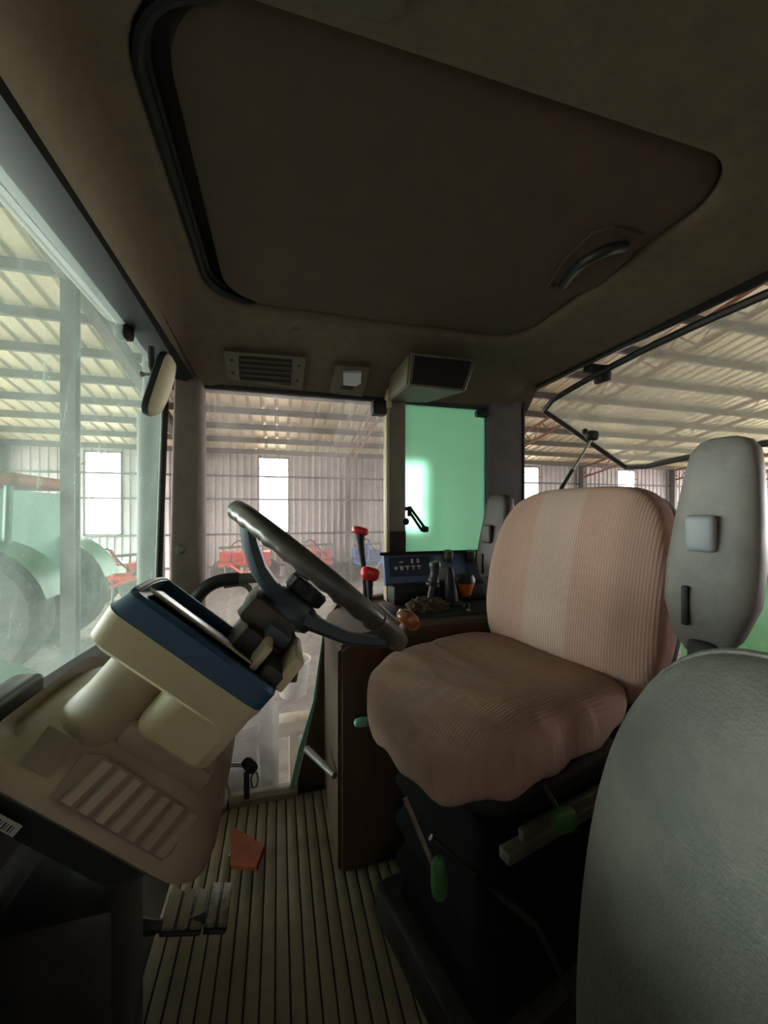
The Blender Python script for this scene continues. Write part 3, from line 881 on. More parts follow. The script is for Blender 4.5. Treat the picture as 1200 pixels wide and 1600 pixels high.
# ---- dash box and tag by the windshield
bm = BM(); box(bm, (-0.455, 0.42, 0.50), (-0.405, 0.83, 0.765), 0.012, 3)
o = link('defroster_box', bm, M['blackp']); tag(o, 'black box on the sill at the lower left of the windshield', 'box')
tg = at(6, 1288, Y=0.622)
tw = thing('paper_tag', 'small white barcode tag at the left edge under the console', 'tag', tuple(tg))
TX, TY, TZ = RV.copy(), Vector((0, 0.25, 0))-AV, Vector((0, -1, 0))-AV*0.25
TY.normalize(); TZ.normalize()
bm = BM(); obox(bm, tg, TX, TY, TZ, (-0.024, -0.010, -0.001), (0.020, 0.010, 0.001)); link('paper', bm, M['tagwhite'], tw, smooth=False)
for k in range(6):
    bm = BM(); obox(bm, tg, TX, TY, TZ, (-0.008+k*0.004, -0.006, 0.001), (-0.008+k*0.004+(0.001 if k % 2 else 0.002), 0.006, 0.0015)); link('print', bm, M['black'], tw, smooth=False)

# ---- pedals, key
def pedal(name, label, c, size, m, tilt, ribs):
    t = thing(name, label, 'pedal', (c[0]-0.1, c[1], 0))
    ax = Vector((math.cos(tilt), 0, -math.sin(tilt))); az = Vector((math.sin(tilt), 0, math.cos(tilt)))
    bm = BM(); obox(bm, c, ax, VV, az, (-size[0]/2, -size[1]/2, -0.012), (size[0]/2, size[1]/2, 0), 0.006); link('plate', bm, M['blackp'], t)
    for k in range(ribs):
        y0 = -size[0]/2+size[0]*(k+0.08)/ribs; y1 = -size[0]/2+size[0]*(k+0.92)/ribs
        bm = BM(); obox(bm, c, ax, VV, az, (y0, -size[1]/2+0.004, -0.002), (y1, size[1]/2-0.004, 0.008), 0.004); link('tread', bm, m, t)
    bm = BM(); tube(bm, smooth_path([Vector(c)-az*0.01, Vector(c)+Vector((-0.10, 0, -0.02)), Vector((-0.42, c[1], 0.20))], 4), 0.011, 8); link('arm', bm, M['blackp'], t)
    return t
pedal('brake_pedal', 'wide ribbed brake pedal beside the metal edged pedal', tuple(at(290, 1422, Z=0.12)), (0.088, 0.10), M['pedal'], 0.25, 3)
pedal('brake_pedal', 'narrow brake pedal with worn shiny metal edge', tuple(at(342, 1415, Z=0.135)), (0.05, 0.11), M['worn'], 0.25, 2)
rp_ = thing('foot_throttle', 'rust red foot throttle pedal on the ribbed mat', 'pedal', tuple(at(388, 1340, Z=0.0)))
a0, a1, a2, a3 = at(362, 1290, Z=0.06), at(413, 1320, Z=0.06), at(400, 1355, Z=0.06), at(360, 1352, Z=0.06)
bm = BM(); loft(bm, [[a0, a1, a2, a3], [p+Vector((0.004, 0, -0.012)) for p in (a0, a1, a2, a3)]]); link('plate', bm, M['rust'], rp_, smooth=False)
bm = BM(); tube(bm, [(a0+a1)/2+Vector((0, 0, -0.006)), (a0+a1)/2+Vector((-0.05, 0.0, -0.055))], 0.008, 8); link('bracket', bm, M['blackp'], rp_)
kp = at(390, 1196, Y=0.86)
ky = thing('ignition_key', 'black headed ignition key with a ring hanging from the console', 'key', tuple(kp))
bm = BM(); superq(bm, (0.012, 0.007, 0.018), 3, 5, lambda p: Matrix.Rotation(-0.7, 3, 'Y') @ p + kp); link('key_head', bm, M['black'], ky)
bm = BM(); tube(bm, [kp+Vector((-0.05, 0, 0.01)), kp+Vector((-0.008, 0, 0.002))], 0.004, 8); link('key_blade', bm, M['metal'], ky)
bm = BM(); tube(bm, [kp+Vector((0.010+0.007*math.sin(t), 0.003*math.cos(t), -0.032+0.014*math.cos(t))) for t in [2*PI*i/20 for i in range(20)]], 0.0022, 6, closed=True); link('key_ring', bm, M['metal'], ky)
bm = BM(); box(bm, kp+Vector((-0.012, -0.003, -0.07)), kp+Vector((0.0, 0.003, -0.012)), 0.002); link('key_strap', bm, M['black'], ky)

# ================================================================== SIDE CONSOLE
sc_ = thing('side_console', 'dark brown right hand control console beside the seat', 'console', (0.6, 1.28, 0))
bm = BM(); prism(bm, [(0.165, 0.0), (1.0, 0.0), (1.0, 0.705), (0.34, 0.705), (0.22, 0.69), (0.165, 0.655)], lambda x, z: (x, 1.10, z), lambda x, z: (x, 1.465, z))
bmesh.ops.bevel(bm, geom=[e for e in bm.edges], offset=0.012, segments=2, affect='EDGES')
link('body', bm, M['console'], sc_)
bm = BM(); box(bm, (0.36, 1.16, 0.685), (0.98, 1.40, 0.712), 0.006); link('tray', bm, M['black'], sc_)
bm = BM(); box(bm, (0.40, 1.33, 0.71), (0.84, 1.42, 0.78), 0.012); link('panel_foot', bm, M['black'], sc_)
# control panel tilted to the operator
PO = Vector((0.385, 1.385, 0.775)); PU = Vector((1, 0, 0)); PW = Vector((0, 0.28, 0.96)).normalized(); PN = PU.cross(PW)
bm = BM(); obox(bm, PO, PU, PW, PN, (0.0, 0.0, -0.03), (0.50, 0.118, 0.0), 0.006); cpn = link('control_panel', bm, M['panel'], sc_)
bm = BM(); obox(bm, PO, PU, PW, PN, (0.02, 0.03, 0.0), (0.185, 0.105, 0.003), 0.002); link('icon_plate', bm, M['paneldark'], cpn)
def glyph(cx, cy, kind):
    bm = BM()
    P = lambda x, y: PO+PU*(cx+x)+PW*(cy+y)+PN*0.0034
    def q(pts): 
        loft(bm, [[P(*p) for p in pts], [P(*p)+PN*0.0012 for p in pts]])
    s = 0.008
    if kind == 'diamond': q([(-s, 0), (0, s), (s, 0), (0, -s)])
    elif kind == 'cup': q([(-s, s), (s, s), (s*0.5, -s), (-s*0.5, -s)])
    elif kind == 'tee': q([(-s, s), (s, s), (s, s*0.4), (s*0.25, s*0.4), (s*0.25, -s), (-s*0.25, -s), (-s*0.25, s*0.4), (-s, s*0.4)])
    elif kind == 'dash': q([(-s, s*0.3), (s, s*0.3), (s, -s*0.3), (-s, -s*0.3)])
    else: q([(-s*0.6, s), (s*0.6, s), (s*0.6, s*0.2), (s*0.2, 0), (s*0.6, -s*0.2), (s*0.6, -s), (-s*0.6, -s), (-s*0.6, -s*0.2), (-s*0.2, 0), (-s*0.6, s*0.2)])
    link('icon', bm, M['white'], cpn, smooth=False)
for x, y, k in ((0.045, 0.062, 'diamond'), (0.068, 0.062, 'cup'), (0.091, 0.062, 'tee'), (0.115, 0.062, 'tee'), (0.138, 0.062, 'tee'), (0.068, 0.085, 'dash'), (0.112, 0.088, 'eight'), (0.136, 0.088, 'eight')):
    glyph(x, y, k)
for x0, x1, y0, y1 in ((0.205, 0.25, 0.065, 0.105), (0.212, 0.248, 0.01, 0.055)):
    bm = BM(); obox(bm, PO, PU, PW, PN, (x0, y0, 0.0), (x1, y1, 0.006), 0.004); link('rocker_switch', bm, M['armcap'], cpn)
bm = BM(); obox(bm, PO, PU, PW, PN, (0.335, 0.005, 0.0), (0.43, 0.105, 0.004), 0.003); link('gauge_plate', bm, M['paneldark'], cpn)
bm = BM(); loft(bm, [[PO+PU*x+PW*y+PN*0.001*0 for x, y in rrect(-0.015, 0.50, 0.112, 0.124, 0.004, 2)], [PO+PU*x+PW*y+PN*0.008 for x, y in rrect(-0.015, 0.50, 0.112, 0.124, 0.004, 2)]]); link('panel_lip', bm, M['black'], cpn)
for px in (700, 735, 757):
    k = at(px, 866, Y=1.40)
    bm = BM(); lathe(bm, k+Vector((0, 0, -0.02)), (0, -0.15, 1), [(0, 0.016), (0.005, 0.021), (0.030, 0.020), (0.036, 0.016), (0.037, 0.004)], 18); t = link('rotary_knob', bm, M['blackp'], sc_)
    bm = BM(); lathe(bm, k+Vector((0, 0.003, -0.03)), (0, -0.15, 1), [(0, 0.019), (0.011, 0.019)], 18); link('knob_skirt', bm, M['black'], t)

def lever(name, label, top, base, headm, head):
    t = thing(name, label, 'lever', tuple(base), group='red topped console levers')
    top = Vector(top); base = Vector(base)
    bm = BM(); tube(bm, smooth_path([base, base.lerp(top, 0.45)+Vector((0.004, 0, 0)), base.lerp(top, 0.8), top], 4), [0.0085]*6+[0.010]*2+[0.012]*2+[0.014, 0.016, 0.018], 12); link('stem', bm, M['black'], t)
    bm = BM(); superq(bm, head, 3.2, 7, lambda p: Matrix.Rotation(0.25, 3, 'Y') @ p + top + Vector((0, 0, 0.006))); link('grip', bm, headm, t)
lever('hydraulic_lever', 'tall red topped lever against the side window', at(563, 832, Y=1.30), at(572, 960, Y=1.30), M['red'], (0.028, 0.02, 0.014))
lever('hydraulic_lever', 'short red topped lever in front of the tall one', at(578, 899, Y=1.22), at(575, 975, Y=1.22), M['red'], (0.030, 0.02, 0.022))
# joystick with shaggy boot
jb = at(668, 950, Y=1.26); jt = at(682, 882, Y=1.26)
js = thing('joystick', 'black joystick grip rising from a shaggy boot', 'joystick', tuple(jb))
bm = BM(); tube(bm, smooth_path([jb, jb.lerp(jt, 0.35), jb.lerp(jt, 0.6), jb.lerp(jt, 0.62), jb.lerp(jt, 0.85), jt+Vector((-0.008, 0, 0.01))], 3), [0.010]*6+[0.012]*2+[0.020, 0.021, 0.018, 0.017, 0.018, 0.020, 0.021, 0.018], 14); link('grip', bm, M['blackp'], js)
bm = BM(); lathe(bm, jb.lerp(jt, 0.5), jt-jb, [(0, 0.012), (0.002, 0.024), (0.012, 0.024), (0.014, 0.012)], 16); link('collar', bm, M['black'], js)
bm = BM(); superq(bm, (0.075, 0.055, 0.035), 2.4, 9, lambda p: p*(1+random.uniform(-0.12, 0.12))+jb+Vector((0, 0, 0.002))); link('boot', bm, M['dust_cloth'], js, smooth=False)
j2 = at(705, 945, Y=1.31); j2t = at(702, 886, Y=1.31)
s2 = thing('range_lever', 'slim black lever right behind the joystick', 'lever', tuple(j2))
bm = BM(); tube(bm, [j2, j2.lerp(j2t, 0.5), j2.lerp(j2t, 0.9), j2t], [0.030, 0.022, 0.016, 0.010], 12); link('grip', bm, M['black'], s2)
bm = BM(); superq(bm, (0.05, 0.035, 0.02), 2.6, 7, lambda p: p+j2); link('boot', bm, M['black'], s2)
cc = at(727, 912, Y=1.33)
cu = thing('orange_cup', 'small orange capped jar in front of the control panel', 'jar', tuple(cc))
bm = BM(); lathe(bm, cc+Vector((0, 0, -0.045)), (0, 0, 1), [(0, 0.018), (0.004, 0.022), (0.02, 0.026), (0.046, 0.034), (0.05, 0.034)], 20); link('jar_body', bm, M['orange'], cu)
bm = BM(); lathe(bm, cc+Vector((0, 0, 0.004)), (0, 0, 1), [(0, 0.037), (0.014, 0.037), (0.03, 0.03), (0.034, 0.01)], 20); link('lid', bm, M['blackp'], cu)
hp = at(775, 955, Y=1.16)
hd = thing('chrome_handle', 'bent metal handle at the rear of the console tray', 'handle', tuple(hp))
bm = BM(); tube(bm, smooth_path([at(728, 948, Y=1.2), at(738, 962, Y=1.18), at(755, 966, Y=1.17), at(772, 958, Y=1.17)], 5), 0.007, 8); link('bar', bm, M['metal'], hd)
bm = BM(); superq(bm, (0.012, 0.012, 0.012), 3, 4, lambda p: p+at(728, 946, Y=1.2)); link('pivot', bm, M['black'], hd)
# pale bar and green stub on the console side
b0, b1 = at(481, 1172, Y=1.28), at(523, 1212, Y=1.12)
pb_ = thing('grab_bar', 'pale grey flat bar low on the front of the brown console', 'bar', tuple(b1))
bm = BM(); tube(bm, [b0, b0.lerp(b1, 0.5), b1], [0.012, 0.011, 0.010], 10); link('bar', bm, M['metal'], pb_)
bm = BM(); lathe(bm, b0, b0-b1, [(0, 0.0125), (0.006, 0.0125), (0.009, 0.008)], 10); link('end_cap', bm, M['armcap'], pb_)
g0, g1 = at(557, 1126, Y=1.085), at(584, 1132, Y=1.06)
gk = thing('toggle_knob', 'small pale green knob on the brown console side', 'knob', tuple(g1))
bm = BM(); tube(bm, [g1+Vector((0.01, 0.045, 0)), g1, g0.lerp(g1, 0.5)], 0.008, 10); link('stem', bm, M['metal'], gk)
bm = BM(); superq(bm, (0.025, 0.012, 0.012), 3, 5, lambda p: p+g0.lerp(g1, 0.35)); link('grip', bm, M['g_edge'], gk)

# ================================================================== DRIVER SEAT
SO = Vector((0.515, 0.83, 0)); SR = math.radians(13)
seat = thing('driver_seat', 'tan striped fabric driver seat with both armrests folded up', 'seat', tuple(SO), SR)
def cush(p):
    x, y, z = p
    top = z > 0
    zz = z
    if top:
        zz = z*(1-0.10*(x/0.27)**2)-0.02*max(0, 1-(y/0.2)**2)+0.012*max(0, (x+0.02)/0.25)
        if x < -0.08: zz += -0.03*((-x-0.08)/0.19)**2
        zz += 0.004*math.sin(x*70+y*26)*max(0, -x)/0.2
    else:
        zz = z-0.05*max(0, -x/0.25)+0.04*max(0, x/0.25)+0.006*math.sin(x*60+1)+0.006*math.sin(y*55)
    s = 1.0-0.08*(z < -0.04)
    return Vector((x*s, y*(1+0.04*(x > 0))*s, zz))+Vector((-0.035, 0, 0.625))
bm = BM(); superq(bm, (0.265, 0.235, 0.075), 3.4, 26, cush); cu_ = link('cushion', bm, M['fabric_cushion'], seat, local=True, angle=80)
def back(p):
    x, y, z = p
    t = (z+0.27)/0.54
    xx = x+0.03*(y/0.25)**2*(-1)+0.10*t-0.018*math.sin(PI*t)
    wy = 1.0-0.10*max(0, t-0.55)/0.45-0.06*max(0, 0.35-t)/0.35
    return Vector((xx, y*wy, z))+Vector((0.235, -0.012, 0.857))
bm = BM(); superq(bm, (0.065, 0.258, 0.262), 4.0, 22, back); bk = link('backrest', bm, M['fabric'], seat, local=True, angle=80)
bm = BM(); superq(bm, (0.03, 0.245, 0.245), 4.5, 12, lambda p: back(p)+Vector((0.062, 0, 0))); link('back_shell', bm, M['blackp'], seat, local=True)
bm = BM(); superq(bm, (0.23, 0.20, 0.035), 4, 8, lambda p: p+Vector((-0.0, 0, 0.51))); link('seat_pan', bm, M['black'], seat, local=True)
bm = BM()
loft(bm, [[(x, y, z) for x, y in rrect(-0.20+i, 0.24-i, -0.17+i, 0.17-i, 0.04, 4)] for z, i in ((0.08, 0.0), (0.13, 0.02), (0.17, -0.005), (0.22, 0.02), (0.27, -0.005), (0.32, 0.02), (0.37, -0.005), (0.42, 0.02), (0.48, 0.0))])
link('suspension_bellows', bm, M['bellows'], seat, local=True)
bm = BM(); box(bm, (-0.24, -0.20, -0.002), (0.28, 0.20, 0.09), 0.015); link('base', bm, M['blackp'], seat, local=True)
for y in (-0.215, 0.215):
    bm = BM(); box(bm, (-0.20, y-0.012, 0.455), (0.30, y+0.012, 0.475), 0.003); box(bm, (-0.16, y-0.006, 0.474), (0.28, y+0.006, 0.495), 0.002)
    link('slide_rail', bm, M['metal'], seat, local=True)
bm = BM(); tube(bm, [(-0.27, -0.10, 0.44), (-0.10, -0.20, 0.28), (-0.03, -0.24, 0.12)], 0.006, 8); link('linkage', bm, M['blackp'], seat, local=True)
def arm(px, py, ph, hw, name_y, mm):
    pass
# upright armrests
def armrest(y, sgn, z0, z1, x0, am):
    bm = BM()
    R = []
    prof = [(0.0, 0.40, 0.6), (0.03, 0.72, 0.9), (0.09, 1.0, 1.15), (0.16, 1.02, 1.15), (0.24, 0.93, 1.0), (0.32, 0.80, 0.9), (0.355, 0.70, 0.85), (0.372, 0.52, 0.7), (0.378, 0.30, 0.5)]
    Lz = z1-z0
    for s, w, d in prof:
        zz = z0+Lz*s/0.378
        xo = x0+0.02*s/0.378
        cy = y-sgn*0.022*(s/0.378)
        R.append([(xo+0.030*d*px_, cy+0.066*w*py_, zz) for px_, py_ in [(math.copysign(abs(math.cos(t))**0.5, math.cos(t)), math.copysign(abs(math.sin(t))**0.5, math.sin(t))) for t in [2*PI*i/28 for i in range(28)]]])
    loft(bm, R)
    a = link('armrest', bm, am, seat, local=True, angle=60)
    bm = BM(); q = z0+Lz*0.56; box(bm, (x0-0.036, y-0.026, q-0.032), (x0-0.018, y+0.018, q+0.032), 0.008, 3); k = link('armrest_button', bm, M['armcap'] if am is M['armrest'] else am, a, local=True)
    bm = BM(); q = z0+Lz*0.22; box(bm, (x0-0.0355, y+0.012, q-0.035), (x0-0.02, y+0.023, q+0.035), 0.003); link('slot', bm, M['black'], a, local=True)
    bm = BM(); box(bm, (x0-0.03, y-0.03, z0-(0.10 if y < 0 else 0.05)), (x0+0.03, y+0.02, z0+0.03), 0.015, 3); link('pivot', bm, M['black'], seat, local=True)
armrest(-0.362, 1, 0.80, 1.18, 0.140, M['armrest'])
armrest(0.315, 1, 0.80, 1.11, 0.285, M['armdark'])
# green handles under the seat
for px, py, Yv, nm, half, lab in ((686, 1372, 0.60, 'adjusting_handle', (0.013, 0.013, 0.036), 'bright green handle'), (882, 1281, 0.55, 'adjusting_knob', (0.022, 0.012, 0.019), 'dull green knob')):
    g = at(px, py, Y=Yv)
    bm = BM(); superq(bm, half, 3, 6, lambda p: p+g)
    k = link(nm, bm, M['greenp'], seat); k['label'] = lab
    bm = BM(); tube(bm, [g, g+Vector((-0.04, 0.06, 0.10)) if nm == 'adjusting_handle' else g+Vector((0.02, 0.08, 0))], 0.005, 8); link('rod', bm, M['metal'], k)

# ---- instructor seat back in the foreground
ins = thing('instructor_seat', 'grey green vinyl seat back filling the lower right foreground', 'seat', (0.40, 0.20, 0))
def insf(p):
    x, y, z = p
    t = (z+0.32)/0.64
    w = 1.0-0.10*max(0, t-0.5)
    return Vector((x+0.06*t, 0.195+y*w, z+0.615))+Vector((0.315, 0, 0))
bm = BM(); superq(bm, (0.055, 0.165, 0.32), 2.5, 22, insf); ib = link('backrest', bm, M['vinyl'], ins, angle=80)
bm = BM(); ed = []
for i in range(60):
    t = 2*PI*i/60
    c, s = math.cos(t), math.sin(t)
    n_ = (abs(c)**2.5+abs(s)**2.5)**(1/2.5)
    ed.append(insf(Vector((0.0, 0.165*c/n_*1.0, 0.32*s/n_*1.0))))
tube(bm, ed, 0.004, 6, closed=True); link('piping', bm, M['vinyl'], ib)
bm = BM(); box(bm, (0.33, 0.03, 0.16), (0.72, 0.34, 0.29), 0.05, 4); link('cushion', bm, M['vinyl'], ins)
bm = BM(); box(bm, (0.40, 0.08, -0.004), (0.66, 0.30, 0.18), 0.02); link('base', bm, M['blackp'], ins)

# ================================================================== OVERHEAD FITTINGS
def skirt_frame(px, py):
    """point on the sloped right side of the headliner"""
    p0 = Vector((0, 1.25, 1.60)); n = Vector((0, -0.42, -0.91)).normalized()
    n = Vector((0, -(1.61-1.512), -(1.44-1.25))).normalized()
    a = (px-600)/600; b = (800-py)/600
    d = Vector((CT*a+ST, -ST*a+CT, b)); o = Vector((0, 0, ZC))
    t = (p0-o).dot(n)/d.dot(n)
    return o+d*t, n
def fit(quad, off0, off1):
    ps = []
    for px, py in quad:
        p, n = skirt_frame(px, py)
        ps.append(p)
    return [p+n*off0 for p in ps], [p+n*off1 for p in ps]
av = thing('air_vent', 'rectangular air vent in the headliner above the side window', 'vent', tuple(skirt_frame(412, 575)[0]))
a, b = fit([(350, 546), (478, 556), (472, 607), (356, 590)], -0.012, 0.008); bm = BM(); loft(bm, [a, b]); link('plate', bm, M['vent'], av, smooth=False)
a, b = fit([(373, 553), (457, 559), (453, 600), (374, 588)], 0.008, 0.0095); bm = BM(); loft(bm, [a, b]); gr = link('grille', bm, M['ventdark'], av, smooth=False)
for k in range(5):
    y0 = 556+k*8; a, b = fit([(376, y0), (454, y0+6), (454, y0+9), (376, y0+3)], 0.0095, 0.0125); bm = BM(); loft(bm, [a, b]); link('slat', bm, M['ventslat'], av, smooth=False)
for px, py in ((362, 560), (364, 580), (467, 569), (464, 592)):
    p, n = skirt_frame(px, py); bm = BM(); lathe(bm, p+n*0.006, n, [(0, 0.005), (0.004, 0.005), (0.005, 0.003)], 10); link('screw', bm, M['ventdark'], av)
dl = thing('dome_light', 'small cab dome light with a white lens between vent and monitor', 'lamp', tuple(skirt_frame(548, 592)[0]))
a, b = fit([(526, 569), (578, 572), (566, 618), (514, 612)], -0.012, 0.007); bm = BM(); loft(bm, [a, b]); link('plate', bm, M['vent'], dl, smooth=False)
a, b = fit([(536, 577), (564, 577), (563, 594), (555, 598), (536, 596)], 0.007, 0.018); bm = BM(); loft(bm, [a, b]); link('lens', bm, M['lens'], dl, smooth=False)
a, b = fit([(533, 601), (552, 603), (550, 607), (531, 605)], 0.007, 0.009); bm = BM(); loft(bm, [a, b]); link('switch', bm, M['ventdark'], dl, smooth=False)
for px, py, lab in ((462, 508, 'dark screw plug in the headliner above the air vent'), (707, 536, 'dark screw plug in the headliner above the monitor housing')):
    p, n = skirt_frame(px, py)
    bm = BM(); lathe(bm, p-n*0.02, n, [(0, 0.008), (0.028, 0.008), (0.031, 0.005)], 12); link('screw_plug', bm, M['ventdark'], ceil)
# monitor housing hanging from the headliner
mh = thing('monitor_housing', 'wedge shaped housing with a dark screen hanging over the green window', 'housing', tuple(at(680, 590, Y=1.2)))
f = [at(640, 551, Y=1.16), at(746, 562, Y=1.16), at(728, 612, Y=1.16), at(635, 602, Y=1.16)]
k = [Vector((f[0].x+0.0, 1.40, 1.56)), Vector((f[1].x+0.02, 1.40, 1.56)), Vector((f[2].x-0.03, 1.43, 1.485)), Vector((f[3].x+0.015, 1.43, 1.475))]
bm = BM(); loft(bm, [f, k]); bmesh.ops.bevel(bm, geom=bm.edges[:], offset=0.004, segments=2, affect='EDGES'); hs = link('shell', bm, M['vent'], mh)
ce = sum(f, Vector())/4
nf = (f[1]-f[0]).cross(f[3]-f[0]).normalized()
if nf.y > 0: nf = -nf
g_ = [ce+(p-ce)*s for p, s in zip(f, (0.84, 0.84, 0.84, 0.84))]
bm = BM(); loft(bm, [[p-nf*0.003 for p in g_], [p+nf*0.0015 for p in g_]]); link('screen', bm, M['black'], mh, smooth=False)
g2 = [ce+(p-ce)*0.93 for p in f]
bm = BM(); tube(bm, g2, 0.005, 6, closed=True); link('bezel', bm, M['vent'], mh)
# overhead plate near the camera
bm = BM(); ps = [at(470, 0, Z=1.605), at(600, 33, Z=1.605), at(632, 20, Z=1.605), at(640, -40, Z=1.605), at(470, -60, Z=1.605)]
loft(bm, [ps, [p+Vector((0, 0, 0.02)) for p in ps]])
tag(link('overhead_plate', bm, M['vent']), 'flat grey plate on the headliner at the top edge', 'plate')
# rear view mirror
mr_ = thing('rear_view_mirror', 'cream backed rear view mirror hanging beside the front pillar', 'mirror', tuple(at(240, 570, Y=1.12)))
m0, m1 = at(264, 556, Y=1.06), at(233, 648, Y=1.06)
mid = (m0+m1)/2; ax = (m0-m1).normalized(); hl = (m0-m1).length/2
mn = Vector((0.96, 0.06, 0.1)); mn = (mn-ax*mn.dot(ax)).normalized(); sd = ax.cross(mn)
bm = BM()
def mring(k, o): return [mid+ax*x*k+sd*y*k+mn*o for x, y in rrect(-hl, hl, -0.036, 0.036, 0.03, 6)]
loft(bm, [mring(1.0, -0.004), mring(1.02, 0.0), mring(0.98, 0.008), mring(0.85, 0.018), mring(0.5, 0.024)]); ms_ = link('shell', bm, M['cream'], mr_, angle=70)
bm = BM(); loft(bm, [mring(1.03, -0.012), mring(1.05, -0.006), mring(1.04, 0.001)]); link('rim', bm, M['black'], mr_)
bm = BM(); loft(bm, [mring(0.97, -0.0145), mring(0.97, -0.0115)]); link('mirror_glass', bm, M['chrome'], mr_)
bm = BM(); tube(bm, [at(236, 548, Y=1.10)+Vector((0, 0, 0.01)), at(237, 575, Y=1.10), mid+Vector((-0.01, 0.02, 0.015))], 0.008, 8); link('bracket', bm, M['blackp'], mr_)
bm = BM(); tube(bm, [at(222, 585, Y=1.10), at(242, 584, Y=1.09)], 0.004, 8); lathe(bm, at(224, 585, Y=1.10), (-1, 0, 0), [(0, 0.007), (0.006, 0.007)], 6); link('bolt', bm, M['metal'], mr_)
lk = at(194, 520, Y=1.12)
bm = BM(); superq(bm, (0.02, 0.02, 0.018), 4, 4, lambda p: p+lk); tag(link('header_clip', bm, M['black']), 'black rubber clip on the windshield header beside the mirror', 'clip')
# latch handle of the green window
lt = thing('window_latch', 'black folding latch handle in front of the green window', 'latch', tuple(at(645, 800, Y=1.45)))
bm = BM(); tube(bm, [at(628, 795, Y=1.46), at(640, 795, Y=1.45)], 0.007, 8); tube(bm, [at(640, 792, Y=1.45), at(640, 806, Y=1.44)], 0.009, 8); link('pivot', bm, M['black'], lt)
bm = BM(); tube(bm, [at(640, 792, Y=1.45), at(666, 828, Y=1.43)], 0.0055, 8); tube(bm, [at(640, 800, Y=1.45), at(660, 830, Y=1.43)], 0.0055, 8); link('arm', bm, M['black'], lt)
bm = BM(); superq(bm, (0.014, 0.012, 0.012), 3.5, 5, lambda p: p+at(664, 827, Y=1.43)); link('end_cap', bm, M['black'], lt)
bm = BM(); superq(bm, (0.016, 0.014, 0.014), 2.4, 5, lambda p: p+at(633, 815, Y=1.44)); link('knob', bm, M['black'], lt)

# ================================================================== OUTSIDE
# hose with metal fitting in front of the side window
HY = 1.40
hp = [at(300, 950, Y=HY), at(318, 922, Y=HY), at(342, 908, Y=HY), at(374, 904, Y=HY)]
hs_ = thing('air_hose', 'thick black hose with grey metal fitting in front of the side window', 'hose', (-0.26, HY, 0.0))
bm = BM(); tube(bm, smooth_path([Vector((-0.24, HY, 0.012)), Vector((-0.25, HY, 0.40)), hp[0]+Vector((-0.012, 0, -0.10))]+hp, 6), 0.022, 14); link('hose', bm, M['black'], hs_)
bm = BM(); tube(bm, [hp[3]-Vector((0.003, 0, 0)), at(412, 902, Y=HY)], 0.018, 14); link('fitting', bm, M['tank'], hs_)
bm = BM(); tube(bm, smooth_path([at(350, 915, Y=HY), at(378, 912, Y=HY), at(392, 922, Y=HY), at(394, 940, Y=HY), at(390, 960, Y=HY)], 5), 0.010, 10); link('elbow_pipe', bm, M['metal'], hs_)
# grey tank and pale block by the step
bm = BM(); box(bm, (-0.43, 1.60, GZ+0.3), (0.0, 2.10, 0.10), 0.06, 3)
ft = link('fuel_tank', bm, M['tank']); tag(ft, 'grey tank outside below the side window', 'tank')
bm = BM(); lathe(bm, (-0.14, 1.75, 0.10), (0, 0, 1), [(-0.01, 0.06), (0.03, 0.06), (0.04, 0.05)], 16); link('filler_cap', bm, M['tank'], ft)
bq = at(460, 1130, Y=2.4)
bm = BM(); box(bm, bq-Vector((0.10, 0.06, 0.045)), bq+Vector((0.10, 0.06, 0.045)), 0.012); box(bm, (bq.x-0.03, bq.y-0.03, GZ), (bq.x+0.03, bq.y+0.03, bq.z-0.03))
tag(link('step_block', bm, M['block']), 'pale block step outside below the side window', 'step')
bq = at(458, 1030, Z=GZ+0.42)
bk_ = thing('bucket', 'grey open bucket standing on the dirt outside', 'bucket', (bq.x, bq.y, GZ))
bm = BM(); lathe(bm, (bq.x, bq.y, GZ), (0, 0, 1), [(0, 0.15), (0.01, 0.16), (0.42, 0.205), (0.42, 0.19), (0.05, 0.15)], 28); link('body', bm, M['bucket'], bk_)
bm = BM(); tube(bm, [(bq.x+0.205*math.cos(2*PI*i/32), bq.y+0.205*math.sin(2*PI*i/32), GZ+0.42) for i in range(32)], 0.012, 6, closed=True); link('rim', bm, M['block'], bk_)

def wheel_parts(t, c, r, w, hubm, hr=0.5):
    c = Vector(c)
    bm = BM(); lathe(bm, c-Vector((0, w/2, 0)), (0, 1, 0), [(0, r*0.55), (0.0, r*0.9), (w*0.15, r), (w*0.85, r), (w, r*0.9), (w, r*0.55)], 28)
    tyre = link('tyre', bm, M['tyre'], t)
    bm = BM(); lathe(bm, c-Vector((0, w*0.4, 0)), (0, 1, 0), [(0, 0.02), (0, r*hr*0.5), (w*0.2, r*hr), (w*0.6, r*hr), (w*0.8, r*hr*0.5), (w*0.8, 0.02)], 20); link('rim', bm, hubm, t)

